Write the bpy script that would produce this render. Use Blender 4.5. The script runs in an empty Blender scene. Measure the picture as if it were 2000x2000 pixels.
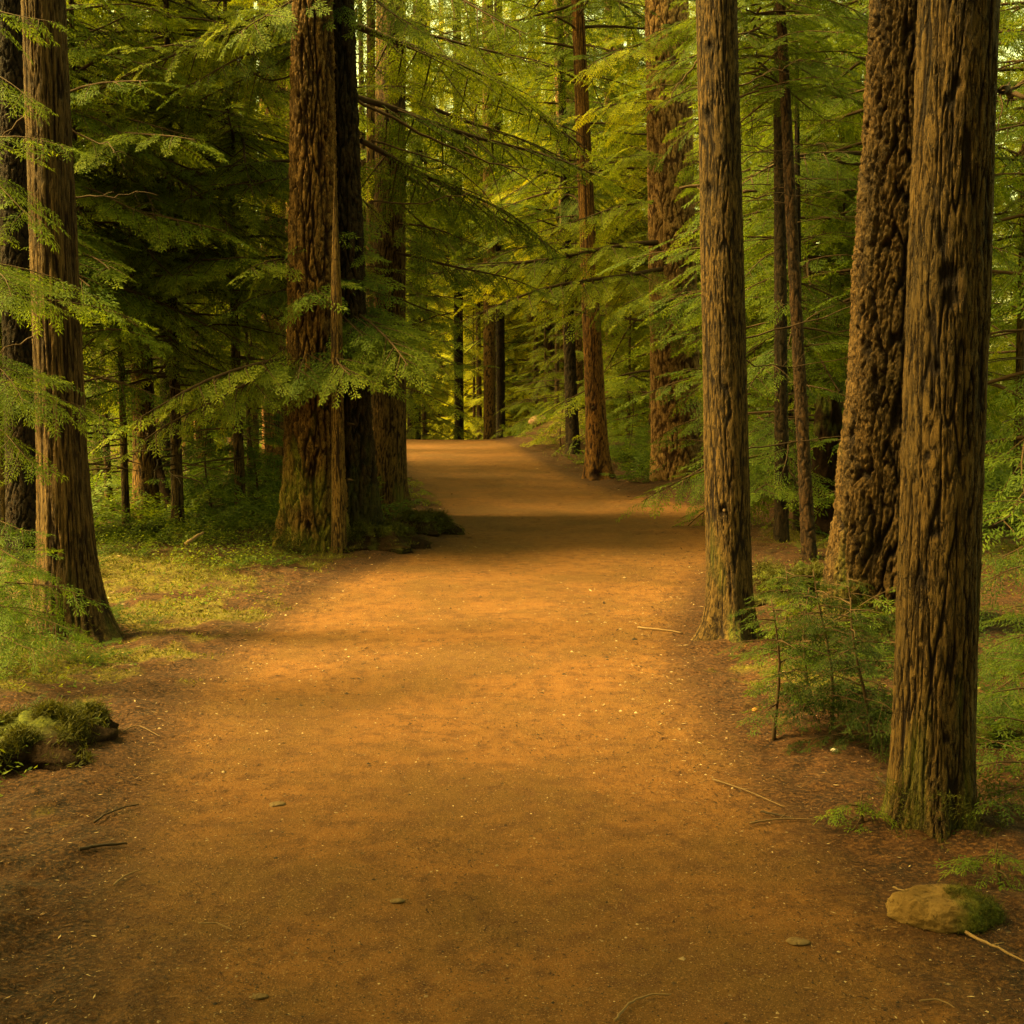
import bpy, math, random
import numpy as np
from mathutils import Vector, Matrix

S = bpy.context.scene
COL = S.collection
R = math.radians
PXW = 1932.0                     # reference units measured on the photograph
FL = 1.207                       # focal length in picture heights
CAMZ = 1.65
PITCH = R(5.06)

# ------------------------------------------------------------------ camera
cd = bpy.data.cameras.new('camera'); cam = bpy.data.objects.new('camera', cd); COL.objects.link(cam)
cd.sensor_fit = 'HORIZONTAL'; cd.sensor_width = 36.0; cd.lens = FL * 36.0
cd.clip_start = 0.05; cd.clip_end = 2000
cam.location = (0, 0, CAMZ); cam.rotation_euler = (R(90) - PITCH, 0, 0)
S.camera = cam

# ------------------------------------------------------------------ light
SUN_EL, SUN_AZ = R(50), R(-92)   # azimuth measured from +y, negative = to the left
w = bpy.data.worlds.new('World'); S.world = w; w.use_nodes = True
nt = w.node_tree; nt.nodes.clear()
sky = nt.nodes.new('ShaderNodeTexSky'); sky.sky_type = 'NISHITA'; sky.sun_disc = False
sky.sun_elevation = SUN_EL; sky.sun_rotation = SUN_AZ; sky.dust_density = 4.0; sky.air_density = 1.0; sky.ozone_density = 0.3
warm = nt.nodes.new('ShaderNodeMix'); warm.data_type = 'RGBA'; warm.blend_type = 'MULTIPLY'
warm.inputs['Factor'].default_value = 1.0
warm.inputs['B'].default_value = (1.0, 0.81, 0.20, 1)
bg = nt.nodes.new('ShaderNodeBackground'); bg.inputs['Strength'].default_value = 0.15
wo = nt.nodes.new('ShaderNodeOutputWorld')
nt.links.new(sky.outputs['Color'], warm.inputs['A']); nt.links.new(warm.outputs['Result'], bg.inputs['Color'])
nt.links.new(bg.outputs['Background'], wo.inputs['Surface'])
sl = bpy.data.lights.new('sun', 'SUN'); sun = bpy.data.objects.new('sun', sl); COL.objects.link(sun)
sl.energy = 2.9; sl.angle = R(13); sl.color = (1.0, 0.77, 0.26)
sd = Vector((math.sin(SUN_AZ) * math.cos(SUN_EL), math.cos(SUN_AZ) * math.cos(SUN_EL), math.sin(SUN_EL)))
sun.rotation_euler = sd.to_track_quat('Z', 'Y').to_euler()

S.view_settings.view_transform = 'Standard'; S.view_settings.look = 'None'
S.view_settings.exposure = 2.9; S.view_settings.gamma = 1.0
S.render.engine = 'CYCLES'
S.cycles.max_bounces = 5; S.cycles.diffuse_bounces = 3; S.cycles.glossy_bounces = 2
S.cycles.transmission_bounces = 3; S.cycles.transparent_max_bounces = 4
S.cycles.use_denoising = True

# ------------------------------------------------------------------ numeric helpers
rs = np.random.RandomState(7)
PERM = rs.permutation(256); PERM = np.concatenate([PERM, PERM, PERM])
GR = rs.normal(size=(256, 3)); GR /= np.linalg.norm(GR, axis=1)[:, None]

def perlin(x, y, z, seed=0):
    x = np.asarray(x, float) + seed * 17.31; y = np.asarray(y, float) + seed * 5.77; z = np.asarray(z, float) + seed * 9.13
    x, y, z = np.broadcast_arrays(x, y, z)
    xi = np.floor(x).astype(int); yi = np.floor(y).astype(int); zi = np.floor(z).astype(int)
    xf = x - xi; yf = y - yi; zf = z - zi
    u = xf ** 3 * (xf * (xf * 6 - 15) + 10); v = yf ** 3 * (yf * (yf * 6 - 15) + 10); q = zf ** 3 * (zf * (zf * 6 - 15) + 10)
    out = 0
    for dx in (0, 1):
        for dy in (0, 1):
            for dz in (0, 1):
                h = PERM[(PERM[(PERM[(xi + dx) & 255] + yi + dy) & 255] + zi + dz) & 255]
                g = GR[h]
                d = g[..., 0] * (xf - dx) + g[..., 1] * (yf - dy) + g[..., 2] * (zf - dz)
                out = out + d * (u if dx else 1 - u) * (v if dy else 1 - v) * (q if dz else 1 - q)
    return out * 1.5

def sstep(a, b, x):
    t = np.clip((x - a) / (b - a), 0, 1)
    return t * t * (3 - 2 * t)

# terrain -----------------------------------------------------------------
_py = np.array([-60, 0, 6, 10, 14, 18, 24, 30, 36, 42, 50, 60, 90, 200, 600.0])
_pz = np.array([0, 0, 0, .04, .12, .09, .28, .48, .59, .30, -.35, -1.0, -1.8, -2.2, -3.0])
_fy = np.arange(-60, 600, .25); _fz = np.interp(_fy, _py, _pz)
_k = np.hanning(17); _k /= _k.sum()
_fz = np.convolve(np.pad(_fz, 8, mode='edge'), _k, mode='valid')

def G(x, y, cx, cy, sx, sy):
    return np.exp(-((x - cx) / sx) ** 2 - ((y - cy) / sy) ** 2)

def H(x, y):
    x = np.asarray(x, float); y = np.asarray(y, float)
    z = np.interp(y, _fy, _fz)
    z = z + .92 * G(x, y, 1.75, 34.5, 1.15, 2.6)           # mound right of the crest
    z = z + .30 * G(x, y, 4.0, 20.5, 1.5, 2.2)             # litter bank under the pinkish fir
    z = z + .14 * G(x, y, -3.6, 11.5, 1.4, 1.6)          # mossy bank on the left
    z = z + .10 * G(x, y, -2.9, 6.2, .8, 1.0)
    z = z + .18 * G(x, y, -2.0, 14.2, .9, .9)
    off = sstep(3.5, 9, np.abs(x - .5))
    z = z + off * (.25 * perlin(x / 4.2, y / 4.2, 0.5, 3) + .1)
    return z

F_ = np.array([0, math.cos(PITCH), -math.sin(PITCH)]); U_ = np.array([0, math.sin(PITCH), math.cos(PITCH)])

def ray(px, py):
    u = (px / PXW - .5) / FL; v = (.5 - py / PXW) / FL
    return F_ + u * np.array([1.0, 0, 0]) + v * U_

def hit(px, py):
    d = ray(px, py); prev = 1.0
    ts = np.concatenate([np.arange(1, 20, .05), np.arange(20, 120, .1)])
    P = ts[:, None] * d[None] + np.array([0, 0, CAMZ])
    below = P[:, 2] < H(P[:, 0], P[:, 1])
    i = int(np.argmax(below)) if below.any() else len(ts) - 1
    return P[i]

def at_depth(px, py, depth):
    return np.array([0, 0, CAMZ]) + depth * ray(px, py)

def ground_at(px, depth):
    p = at_depth(px, 760, depth); return np.array([p[0], p[1], float(H(p[0], p[1]))])

# path outline ------------------------------------------------------------
LEFT = [(150, 2100), (195, 1932), (235, 1700), (290, 1500), (345, 1350), (440, 1240), (560, 1150), (660, 1090), (760, 1052), (845, 1012),
        (838, 968), (800, 935), (772, 890), (757, 850), (745, 833)]
RIGHT = [(2000, 2100), (1850, 1932), (1640, 1720), (1430, 1500), (1330, 1370), (1270, 1260), (1275, 1160), (1330, 1085), (1385, 1030), (1400, 985),
         (1330, 958), (1190, 935), (1085, 905), (1020, 872), (965, 840), (930, 831)]
Lw = [hit(*p)[:2] for p in LEFT]; Rw = [hit(*p)[:2] for p in RIGHT]
Lw = [np.array([Lw[0][0] - .1, -8.0])] + Lw + [np.array([-4.2, 40.0]), np.array([-6.5, 46.0]), np.array([-10.0, 52])]
Rw = [np.array([Rw[0][0] + .1, -8.0])] + Rw + [np.array([-1.0, 40.0]), np.array([-3.4, 48.0]), np.array([-7.5, 55])]

def catmull(P, n=8):
    P = np.array(P); out = []
    for i in range(len(P) - 1):
        p0 = P[max(i - 1, 0)]; p1 = P[i]; p2 = P[i + 1]; p3 = P[min(i + 2, len(P) - 1)]
        for t in np.arange(n) / n:
            out.append(.5 * ((2 * p1) + (-p0 + p2) * t + (2 * p0 - 5 * p1 + 4 * p2 - p3) * t * t + (-p0 + 3 * p1 - 3 * p2 + p3) * t ** 3))
    out.append(P[-1]); return np.array(out)
POLY = np.concatenate([catmull(Lw, 6), catmull(Rw, 6)[::-1]])

def path_dist(x, y):
    """signed distance to the path's outline, negative inside"""
    x = np.asarray(x, float).ravel(); y = np.asarray(y, float).ravel()
    best = np.full(x.shape, 1e9); inside = np.zeros(x.shape, bool)
    n = len(POLY)
    for i in range(n):
        a = POLY[i]; b = POLY[(i + 1) % n]; e = b - a
        L2 = max(e @ e, 1e-9)
        t = np.clip(((x - a[0]) * e[0] + (y - a[1]) * e[1]) / L2, 0, 1)
        d = (x - a[0] - t * e[0]) ** 2 + (y - a[1] - t * e[1]) ** 2
        np.minimum(best, d, out=best)
        if a[1] != b[1]:
            c = ((a[1] > y) != (b[1] > y)) & (x < (b[0] - a[0]) * (y - a[1]) / (b[1] - a[1]) + a[0])
            inside ^= c
    return np.where(inside, -1, 1) * np.sqrt(best)

def ground_z(x, y, pd=None):
    x = np.asarray(x, float); y = np.asarray(y, float)
    if pd is None: pd = path_dist(x, y).reshape(x.shape)
    o = sstep(-.25, .5, pd)
    z = H(x, y)
    z = z + o * (.05 * perlin(x / .45, y / .45, 1.5, 5) + .022 * perlin(x / .13, y / .13, 2.5, 6) + .010 * perlin(x / .045, y / .045, 3.5, 8) + .02)
    z = z + (1 - o) * (.018 * perlin(x / 1.1, y / 1.1, .5, 9) + .004 * perlin(x / .09, y / .09, .7, 10))
    return z

# ------------------------------------------------------------------ mesh helpers
def make_mesh(name, V, Q, mats, midx=None, attrs=None, smooth=False):
    me = bpy.data.meshes.new(name)
    V = np.ascontiguousarray(V, np.float32); Q = np.ascontiguousarray(Q, np.int32)
    me.vertices.add(len(V)); me.vertices.foreach_set('co', V.ravel())
    me.loops.add(Q.size); me.loops.foreach_set('vertex_index', Q.ravel())
    me.polygons.add(len(Q)); k = Q.shape[1]
    me.polygons.foreach_set('loop_start', np.arange(0, Q.size, k, dtype=np.int32))
    for m in mats: me.materials.append(m)
    if midx is not None: me.polygons.foreach_set('material_index', np.ascontiguousarray(midx, np.int32))
    for an, av in (attrs or {}).items():
        at = me.attributes.new(an, 'FLOAT', 'POINT'); at.data.foreach_set('value', np.ascontiguousarray(av, np.float32))
    if smooth: me.polygons.foreach_set('use_smooth', np.ones(len(Q), bool))
    me.update(calc_edges=True)
    return me

def link(name, me, parent=None, loc=(0, 0, 0)):
    o = bpy.data.objects.new(name, me); COL.objects.link(o); o.location = loc
    if parent is not None: o.parent = parent
    return o

def tag(o, label=None, cat=None, group=None, kind=None):
    if label: o['label'] = label
    if cat: o['category'] = cat
    if group: o['group'] = group
    if kind: o['kind'] = kind
    return o

def thing(name, label, cat, loc, group=None):
    o = bpy.data.objects.new(name, None); COL.objects.link(o); o.location = loc; o.empty_display_size = .2
    return tag(o, label, cat, group)

def tube(P, rad, n=6, cap=True):
    """quads of a tapered tube through the points P"""
    P = np.asarray(P, float); m = len(P); rad = np.broadcast_to(np.asarray(rad, float), (m,))
    T = np.gradient(P, axis=0); T /= np.linalg.norm(T, axis=1)[:, None] + 1e-9
    ref = np.array([0, 0, 1.0]) if abs(T[0][2]) < .9 else np.array([1.0, 0, 0])
    A = np.cross(T, ref); A /= np.linalg.norm(A, axis=1)[:, None] + 1e-9; B = np.cross(T, A)
    th = np.arange(n) * 2 * np.pi / n
    V = P[:, None] + rad[:, None, None] * (np.cos(th)[None, :, None] * A[:, None] + np.sin(th)[None, :, None] * B[:, None])
    i = np.arange(m - 1)[:, None] * n; j = np.arange(n)[None]; j2 = (j + 1) % n
    Q = np.stack([i + j, i + j2, i + n + j2, i + n + j], -1).reshape(-1, 4)
    V = V.reshape(-1, 3)
    if cap:
        c0 = len(V); V = np.concatenate([V, P[:1], P[-1:]])
        jj = np.arange(0, n, 2)
        Q = np.concatenate([Q, np.stack([np.full(len(jj), c0), (jj + 2) % n, (jj + 1) % n, jj], -1),
                            np.stack([np.full(len(jj), c0 + 1), (m - 1) * n + jj, (m - 1) * n + (jj + 1) % n, (m - 1) * n + (jj + 2) % n], -1)])
    return V, Q

class MB:
    def __init__(s): s.V = []; s.Q = []; s.M = []; s.A = []; s.n = 0
    def add(s, V, Q, mat=0, tint=0.5):
        s.V.append(V); s.Q.append(np.asarray(Q) + s.n); s.M.append(np.full(len(Q), mat)); s.n += len(V)
        s.A.append(np.broadcast_to(np.asarray(tint, float), (len(V),)))
    def mesh(s, name, mats, smooth=False):
        return make_mesh(name, np.concatenate(s.V), np.concatenate(s.Q), mats, np.concatenate(s.M), {'tint': np.concatenate(s.A)}, smooth)

# ------------------------------------------------------------------ materials
def mat(name):
    m = bpy.data.materials.new(name); m.use_nodes = True; t = m.node_tree; t.nodes.clear()
    out = t.nodes.new('ShaderNodeOutputMaterial')
    return m, t, out

def N(t, typ, **kw):
    n = t.nodes.new(typ)
    for k, v in kw.items():
        if k in n.inputs: n.inputs[k].default_value = v
        else: setattr(n, k, v)
    return n

def ramp(t, fac, stops):
    r = t.nodes.new('ShaderNodeValToRGB'); e = r.color_ramp.elements
    while len(e) < len(stops): e.new(.5)
    for el, (p, c) in zip(e, stops): el.position = p; el.color = (*c, 1)
    t.links.new(fac, r.inputs['Fac']); return r.outputs['Color']

def mix(t, f, a, b, blend='MIX'):
    m = t.nodes.new('ShaderNodeMix'); m.data_type = 'RGBA'; m.blend_type = blend
    for s, v in (('Factor', f), ('A', a), ('B', b)):
        if hasattr(v, 'is_output') or hasattr(v, 'links'): t.links.new(v, m.inputs[s])
        else: m.inputs[s].default_value = v if s == 'Factor' else (*v, 1)
    return m.outputs['Result']

def attr(t, name):
    a = t.nodes.new('ShaderNodeAttribute'); a.attribute_name = name; return a.outputs['Fac']

def noise(t, scale, detail=4, rough=.6, vec=None, out='Fac'):
    n = t.nodes.new('ShaderNodeTexNoise'); n.inputs['Scale'].default_value = scale; n.inputs['Detail'].default_value = detail; n.inputs['Roughness'].default_value = rough
    if vec is not None: t.links.new(vec, n.inputs['Vector'])
    return n.outputs[out]

def mrange(t, v, a, b, c=0., d=1.):
    m = t.nodes.new('ShaderNodeMapRange'); m.interpolation_type = 'SMOOTHSTEP'
    m.inputs[1].default_value = a; m.inputs[2].default_value = b; m.inputs[3].default_value = c; m.inputs[4].default_value = d
    t.links.new(v, m.inputs[0]); return m.outputs[0]

def math_(t, op, a, b):
    m = t.nodes.new('ShaderNodeMath'); m.operation = op
    for i, v in enumerate((a, b)):
        if hasattr(v, 'links'): t.links.new(v, m.inputs[i])
        else: m.inputs[i].default_value = v
    return m.outputs[0]

def obj_coord(t, scale=(1, 1, 1)):
    c = t.nodes.new('ShaderNodeTexCoord'); mp = t.nodes.new('ShaderNodeMapping'); mp.inputs['Scale'].default_value = scale
    t.links.new(c.outputs['Object'], mp.inputs['Vector']); return mp.outputs['Vector']

def bump(t, h, strength, dist):
    b = t.nodes.new('ShaderNodeBump'); b.inputs['Strength'].default_value = strength; b.inputs['Distance'].default_value = dist
    t.links.new(h, b.inputs['Height']); return b.outputs['Normal']

def principled(t, out, col, rough=.8, spec=.25, normal=None):
    p = t.nodes.new('ShaderNodeBsdfPrincipled'); p.inputs['Roughness'].default_value = rough; p.inputs['Specular IOR Level'].default_value = spec
    if hasattr(col, 'links'): t.links.new(col, p.inputs['Base Color'])
    else: p.inputs['Base Color'].default_value = (*col, 1)
    if normal is not None: t.links.new(normal, p.inputs['Normal'])
    t.links.new(p.outputs[0], out.inputs['Surface']); return p

def bark_mat(name, deep, ridge, ridge2, zs=.22, fine=60):
    m, t, out = mat(name)
    v = obj_coord(t, (1, 1, zs)); f = attr(t, 'fur')
    big = noise(t, 3.0, 3, .6, obj_coord(t, (1, 1, .35)))
    fn = noise(t, fine, 5, .75, v)
    crk = mrange(t, math_(t, 'ABSOLUTE', math_(t, 'SUBTRACT', noise(t, fine * .55, 4, .6, v), .5), 0), .0, .045)
    grain = noise(t, fine * 5, 2, .6, obj_coord(t, (1, 1, .5)))
    rc = mix(t, mrange(t, big, .35, .65), ridge, ridge2)
    rc = mix(t, mrange(t, fn, .32, .62), mix(t, .6, rc, deep), rc)
    rc = mix(t, mrange(t, grain, .62, .8), rc, tuple(min(1, q * 1.7) for q in ridge))
    f2 = math_(t, 'MULTIPLY', mrange(t, f, .25, .97), math_(t, 'ADD', math_(t, 'MULTIPLY', crk, .75), .25))
    c = mix(t, f2, deep, rc)
    mo = mix(t, mrange(t, noise(t, 60, 3), .35, .65), (.02, .025, .005), (.12, .115, .012))
    c = mix(t, attr(t, 'moss'), c, mo)
    oi = t.nodes.new('ShaderNodeObjectInfo')
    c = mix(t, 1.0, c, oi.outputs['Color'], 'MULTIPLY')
    h = math_(t, 'ADD', math_(t, 'ADD', fn, math_(t, 'MULTIPLY', crk, .45)), math_(t, 'MULTIPLY', grain, .35))
    principled(t, out, c, .88, .18, bump(t, h, 1.0, .022)); return m

BARK = {
    'fir': bark_mat('fir_bark', (0.0115, 0.0049, 0.0016), (0.1025, 0.0541, 0.0156), (0.0656, 0.0377, 0.0123), .3, 42),
    'cedar': bark_mat('cedar_bark', (0.0180, 0.0074, 0.0025), (0.1353, 0.0738, 0.0238), (0.0861, 0.0492, 0.0172), .05, 75),
    'hemlock': bark_mat('hemlock_bark', (0.0107, 0.0041, 0.0016), (0.1230, 0.0672, 0.0180), (0.0820, 0.0476, 0.0131), .22, 60),
    'pink': bark_mat('pinkish_bark', (0.0410, 0.0164, 0.0066), (0.2460, 0.1271, 0.0533), (0.1722, 0.0902, 0.0369), .3, 40),
    'dark': bark_mat('dark_bark', (0.0082, 0.0041, 0.0016), (0.0410, 0.0213, 0.0082), (0.0279, 0.0156, 0.0066), .3, 45),
}

def needle_mat(name, dark, mid, tip, trans=.5):
    m, t, out = mat(name)
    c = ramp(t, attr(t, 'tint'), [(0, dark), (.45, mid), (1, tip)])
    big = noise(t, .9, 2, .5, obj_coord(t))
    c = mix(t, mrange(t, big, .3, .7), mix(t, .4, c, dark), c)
    oi = t.nodes.new('ShaderNodeObjectInfo')
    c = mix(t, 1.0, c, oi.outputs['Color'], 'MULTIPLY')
    p = t.nodes.new('ShaderNodeBsdfPrincipled'); p.inputs['Roughness'].default_value = .65; p.inputs['Specular IOR Level'].default_value = .10
    t.links.new(c, p.inputs['Base Color'])
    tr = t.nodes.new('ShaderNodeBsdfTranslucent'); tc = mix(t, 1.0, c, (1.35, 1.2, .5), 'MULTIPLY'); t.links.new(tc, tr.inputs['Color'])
    ms = t.nodes.new('ShaderNodeMixShader'); ms.inputs[0].default_value = trans
    t.links.new(p.outputs[0], ms.inputs[1]); t.links.new(tr.outputs[0], ms.inputs[2]); t.links.new(ms.outputs[0], out.inputs['Surface'])
    return m
NEEDLE = needle_mat('needle_leaf', (.030, .050, .010), (.080, .118, .014), (.165, .195, .014))
HERB = needle_mat('herb_leaf', (.03, .048, .009), (.075, .105, .013), (.15, .17, .015))
MOSSM = needle_mat('moss_blade', (.035, .034, .006), (.085, .085, .009), (.18, .155, .012), .3)

def wood_mat():
    m, t, out = mat('twig_wood')
    c = mix(t, noise(t, 30, 3), (.025, .014, .007), (.07, .04, .018))
    principled(t, out, c, .9, .15); return m
WOOD = wood_mat()

def tint_mat(name, stops, rough=.85, spec=.2):
    m, t, out = mat(name)
    c = ramp(t, attr(t, 'tint'), stops); principled(t, out, c, rough, spec); return m
LITTER = tint_mat('litter_bits', [(0, (0.0047, 0.0017, 0.0008)), (.5, (0.0359, 0.0125, 0.0031)), (.85, (0.1014, 0.0452, 0.0140)), (1, (0.2808, 0.1950, 0.1092))])
STICK = tint_mat('stick_wood', [(0, (0.0094, 0.0047, 0.0023)), (1, (0.1716, 0.1014, 0.0468))], .8)
GRIT = tint_mat('path_grit', [(0, (0.0117, 0.0055, 0.0023)), (.45, (0.0663, 0.0328, 0.0117)), (1, (0.2964, 0.2106, 0.1248))], .8)

def ground_mat(name):
    m, t, out = mat(name)
    pd = attr(t, 'pd'); ms = attr(t, 'moss'); co = obj_coord(t)
    n1 = noise(t, 1.1, 5, .6, co); n2 = noise(t, 9, 5, .65, co); n3 = noise(t, 55, 4, .7, co); n4 = noise(t, 190, 2, .6, co)
    # path: compacted orange-brown grit
    pc = mix(t, mrange(t, n1, .38, .62), (0.0718, 0.0320, 0.0059), (0.1108, 0.0445, 0.0090))
    pc = mix(t, mrange(t, n2, .40, .72), pc, (0.0546, 0.0203, 0.0051))
    pc = mix(t, mrange(t, n3, .56, .74), pc, (0.1404, 0.0686, 0.0234))
    pc = mix(t, mrange(t, n3, .42, .28), pc, (0.0312, 0.0117, 0.0031))
    pc = mix(t, mrange(t, n4, .58, .74), pc, (0.2106, 0.1209, 0.0530))
    pc = mix(t, mrange(t, n4, .42, .28), pc, (0.0203, 0.0086, 0.0027))
    # litter: needles, bark crumbs, soil
    lc = mix(t, mrange(t, n2, .3, .7), (0.0078, 0.0028, 0.0009), (0.0351, 0.0125, 0.0031))
    lc = mix(t, mrange(t, n3, .45, .7), lc, (0.0819, 0.0351, 0.0109))
    lc = mix(t, mrange(t, n3, .45, .28), lc, (0.0078, 0.0035, 0.0016))
    mc = mix(t, mrange(t, n3, .3, .7), (0.0312, 0.0289, 0.0047), (0.1248, 0.1053, 0.0078))
    mc = mix(t, mrange(t, n2, .35, .7), mix(t, .5, mc, (0.0468, 0.0218, 0.0062)), mc)
    lc = mix(t, ms, lc, mc)
    edge = math_(t, 'ADD', pd, math_(t, 'MULTIPLY', math_(t, 'SUBTRACT', n2, .5), .55))
    edge = math_(t, 'ADD', edge, math_(t, 'MULTIPLY', math_(t, 'SUBTRACT', n1, .5), .32))
    c = mix(t, mrange(t, edge, -.25, .16), pc, lc)
    h = math_(t, 'ADD', math_(t, 'MULTIPLY', n3, 1.0), math_(t, 'MULTIPLY', n4, .5))
    principled(t, out, c, .9, .15, bump(t, h, .7, .012)); return m
GROUND = ground_mat('forest_floor'); PATHM = ground_mat('gravel_path')

# ------------------------------------------------------------------ ground and path (one watertight grid, split in two objects)
MOSS_ZONES = [(-2.5, 9.3, .8, .8, .75), (-2.35, 7.9, .5, .6, .6), (-2.1, 12.2, .6, .6, .6), (-3.4, 10.8, 1.4, 1.3, .85), (-3.4, 7.2, 1.0, .9, 1.2), (-3.2, 9.9, .8, .7, .6), (1.72, 7.2, .35, .5, .75),
              (-2.2, 13.9, .8, .5, .4), (3.2, 10.8, .7, .9, .4), (2.1, 34, 1.2, 2.5, 1.0), (3.6, 14, .9, 1.4, .7), (-5.5, 13, 2, 2, .6), (5.5, 12, 1.5, 3, .3)]
def moss_amount(x, y):
    z = np.zeros_like(np.asarray(x, float))
    for cx, cy, sx, sy, a in MOSS_ZONES: z = np.maximum(z, a * G(x, y, cx, cy, sx, sy))
    z = np.maximum(z, .35 * sstep(2.5, 5, np.abs(x - .5)))
    n = perlin(x / .35, y / .35, .3, 12) * .7 + perlin(x / .11, y / .11, .8, 13) * .5
    return sstep(.30, .66, z + n * .62) * .9

ys = [-8.0]
while ys[-1] < 160: ys.append(ys[-1] + (.15 if ys[-1] < 2.6 else max(.016, .0058 * ys[-1])))
ys += [200, 260, 340, 450, 590]
ys = np.array(ys); NC = 620
tt = np.linspace(-1, 1, NC); tt = np.sign(tt) * np.abs(tt) ** 1.25
hw = .72 * np.maximum(ys, 0) + 5.0
X = tt[None] * hw[:, None]; Y = np.repeat(ys[:, None], NC, 1)
PD = path_dist(X, Y).reshape(X.shape)
Z = ground_z(X, Y, PD); MO = moss_amount(X, Y) * sstep(-.05, .35, PD)
V = np.stack([X, Y, Z], -1).reshape(-1, 3)
i = (np.arange(len(ys) - 1)[:, None] * NC + np.arange(NC - 1)[None]).ravel()
Q = np.stack([i, i + 1, i + NC + 1, i + NC], -1)
onp = PD.ravel()[Q].mean(1) < 0
def sub(mask, name, m):
    q = Q[mask]; used, inv = np.unique(q, return_inverse=True)
    me = make_mesh(name, V[used], inv.reshape(-1, 4), [m], None, {'pd': PD.ravel()[used], 'moss': MO.ravel()[used]}, True)
    o = link(name, me); tag(o, kind='structure'); return o
go = sub(~onp, 'ground', GROUND); po = sub(onp, 'path', PATHM)
tag(go, 'brown forest floor of needles, moss and twigs on both sides of the path', 'ground')
tag(po, 'winding orange brown gravel path climbing to a crest in the wood', 'path')

# ------------------------------------------------------------------ foliage
def frond(L, leaf_l, leaf_w, rng, lat=.05, lat_len=.34, ang=52):
    """flat spray along +x, normal +z: twig with side twigs that carry leaf-sized faces"""
    s = np.arange(.06 * L, L, lat); C = []; D = []; T = []
    for k, si in enumerate(s):
        t = si / L; side = 1 if k % 2 else -1
        for sd_ in (side, -side) if rng.rand() < .75 else (side,):
            ll = L * lat_len * ((1 - t) ** .75 * min(1, t / .18 + .35)) * rng.uniform(.75, 1.15) + leaf_l * .6
            a = R(ang - 14 * t + rng.uniform(-9, 9)) * sd_
            q = np.arange(leaf_l * .3, ll, leaf_l * .48)
            if len(q) == 0: q = np.array([ll * .5])
            aa = a * (1 - .25 * q / ll)
            px = si + q * np.cos(aa); py = q * np.sin(aa); pz = -.35 * q * q + rng.normal(0, .006)
            base = np.stack([px, py, pz + np.zeros_like(q)], -1)
            sg = np.where(np.arange(len(q)) % 2 == 0, 1, -1)
            la = aa + sg * R(38) * (q < ll * .85) + rng.normal(0, .12, len(q))
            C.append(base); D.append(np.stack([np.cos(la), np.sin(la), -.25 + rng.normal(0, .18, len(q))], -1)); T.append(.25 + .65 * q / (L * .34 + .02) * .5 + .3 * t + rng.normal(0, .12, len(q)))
    q = np.arange(.3 * L, L * 1.02, leaf_l * .5)
    C.append(np.stack([q, 0 * q, 0 * q], -1)); la = np.where(np.arange(len(q)) % 2 == 0, .6, -.6)
    D.append(np.stack([np.cos(la), np.sin(la), 0 * q], -1)); T.append(.3 + .5 * q / L)
    C = np.concatenate(C); D = np.concatenate(D); T = np.clip(np.concatenate(T), 0, 1)
    D /= np.linalg.norm(D, axis=1)[:, None]; n = len(C)
    up = np.stack([rng.normal(0, .28, n), rng.normal(0, .28, n), np.ones(n)], -1)
    W = np.cross(up, D); W /= np.linalg.norm(W, axis=1)[:, None]
    ln = leaf_l * rng.uniform(.75, 1.2, n)[:, None]; wd = leaf_w * rng.uniform(.8, 1.2, n)[:, None]
    P = np.stack([C, C + D * ln * .45 + W * wd * .5, C + D * ln, C + D * ln * .45 - W * wd * .5], 1)
    # gentle droop of the whole spray
    P[..., 2] -= .12 * P[..., 0] ** 2 / max(L, .1)
    return P.reshape(-1, 3), np.arange(n * 4).reshape(-1, 4), np.repeat(T, 4)

LODS = {'near': (.027, .0062, .024), 'mid': (.046, .0130, .044), 'far': (.080, .027, .085)}
FT = {}
def get_frond(L, lod, rng):
    b = min((.18, .3, .45, .65, .9, 1.25), key=lambda q: abs(math.log(q / L)))
    k = (b, lod)
    if k not in FT:
        r = np.random.RandomState(int(b * 100) + len(lod)); l, w_, lt = LODS[lod]
        FT[k] = [frond(b, l, w_, r, lt) for _ in range(3)]
    Vf, Qf, Tf = FT[k][rng.randint(3)]
    return Vf * (L / b), Qf, Tf

def rotm(yaw, pitch, roll):
    return np.array((Matrix.Rotation(yaw, 3, 'Z') @ Matrix.Rotation(pitch, 3, 'Y') @ Matrix.Rotation(roll, 3, 'X')))

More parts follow.
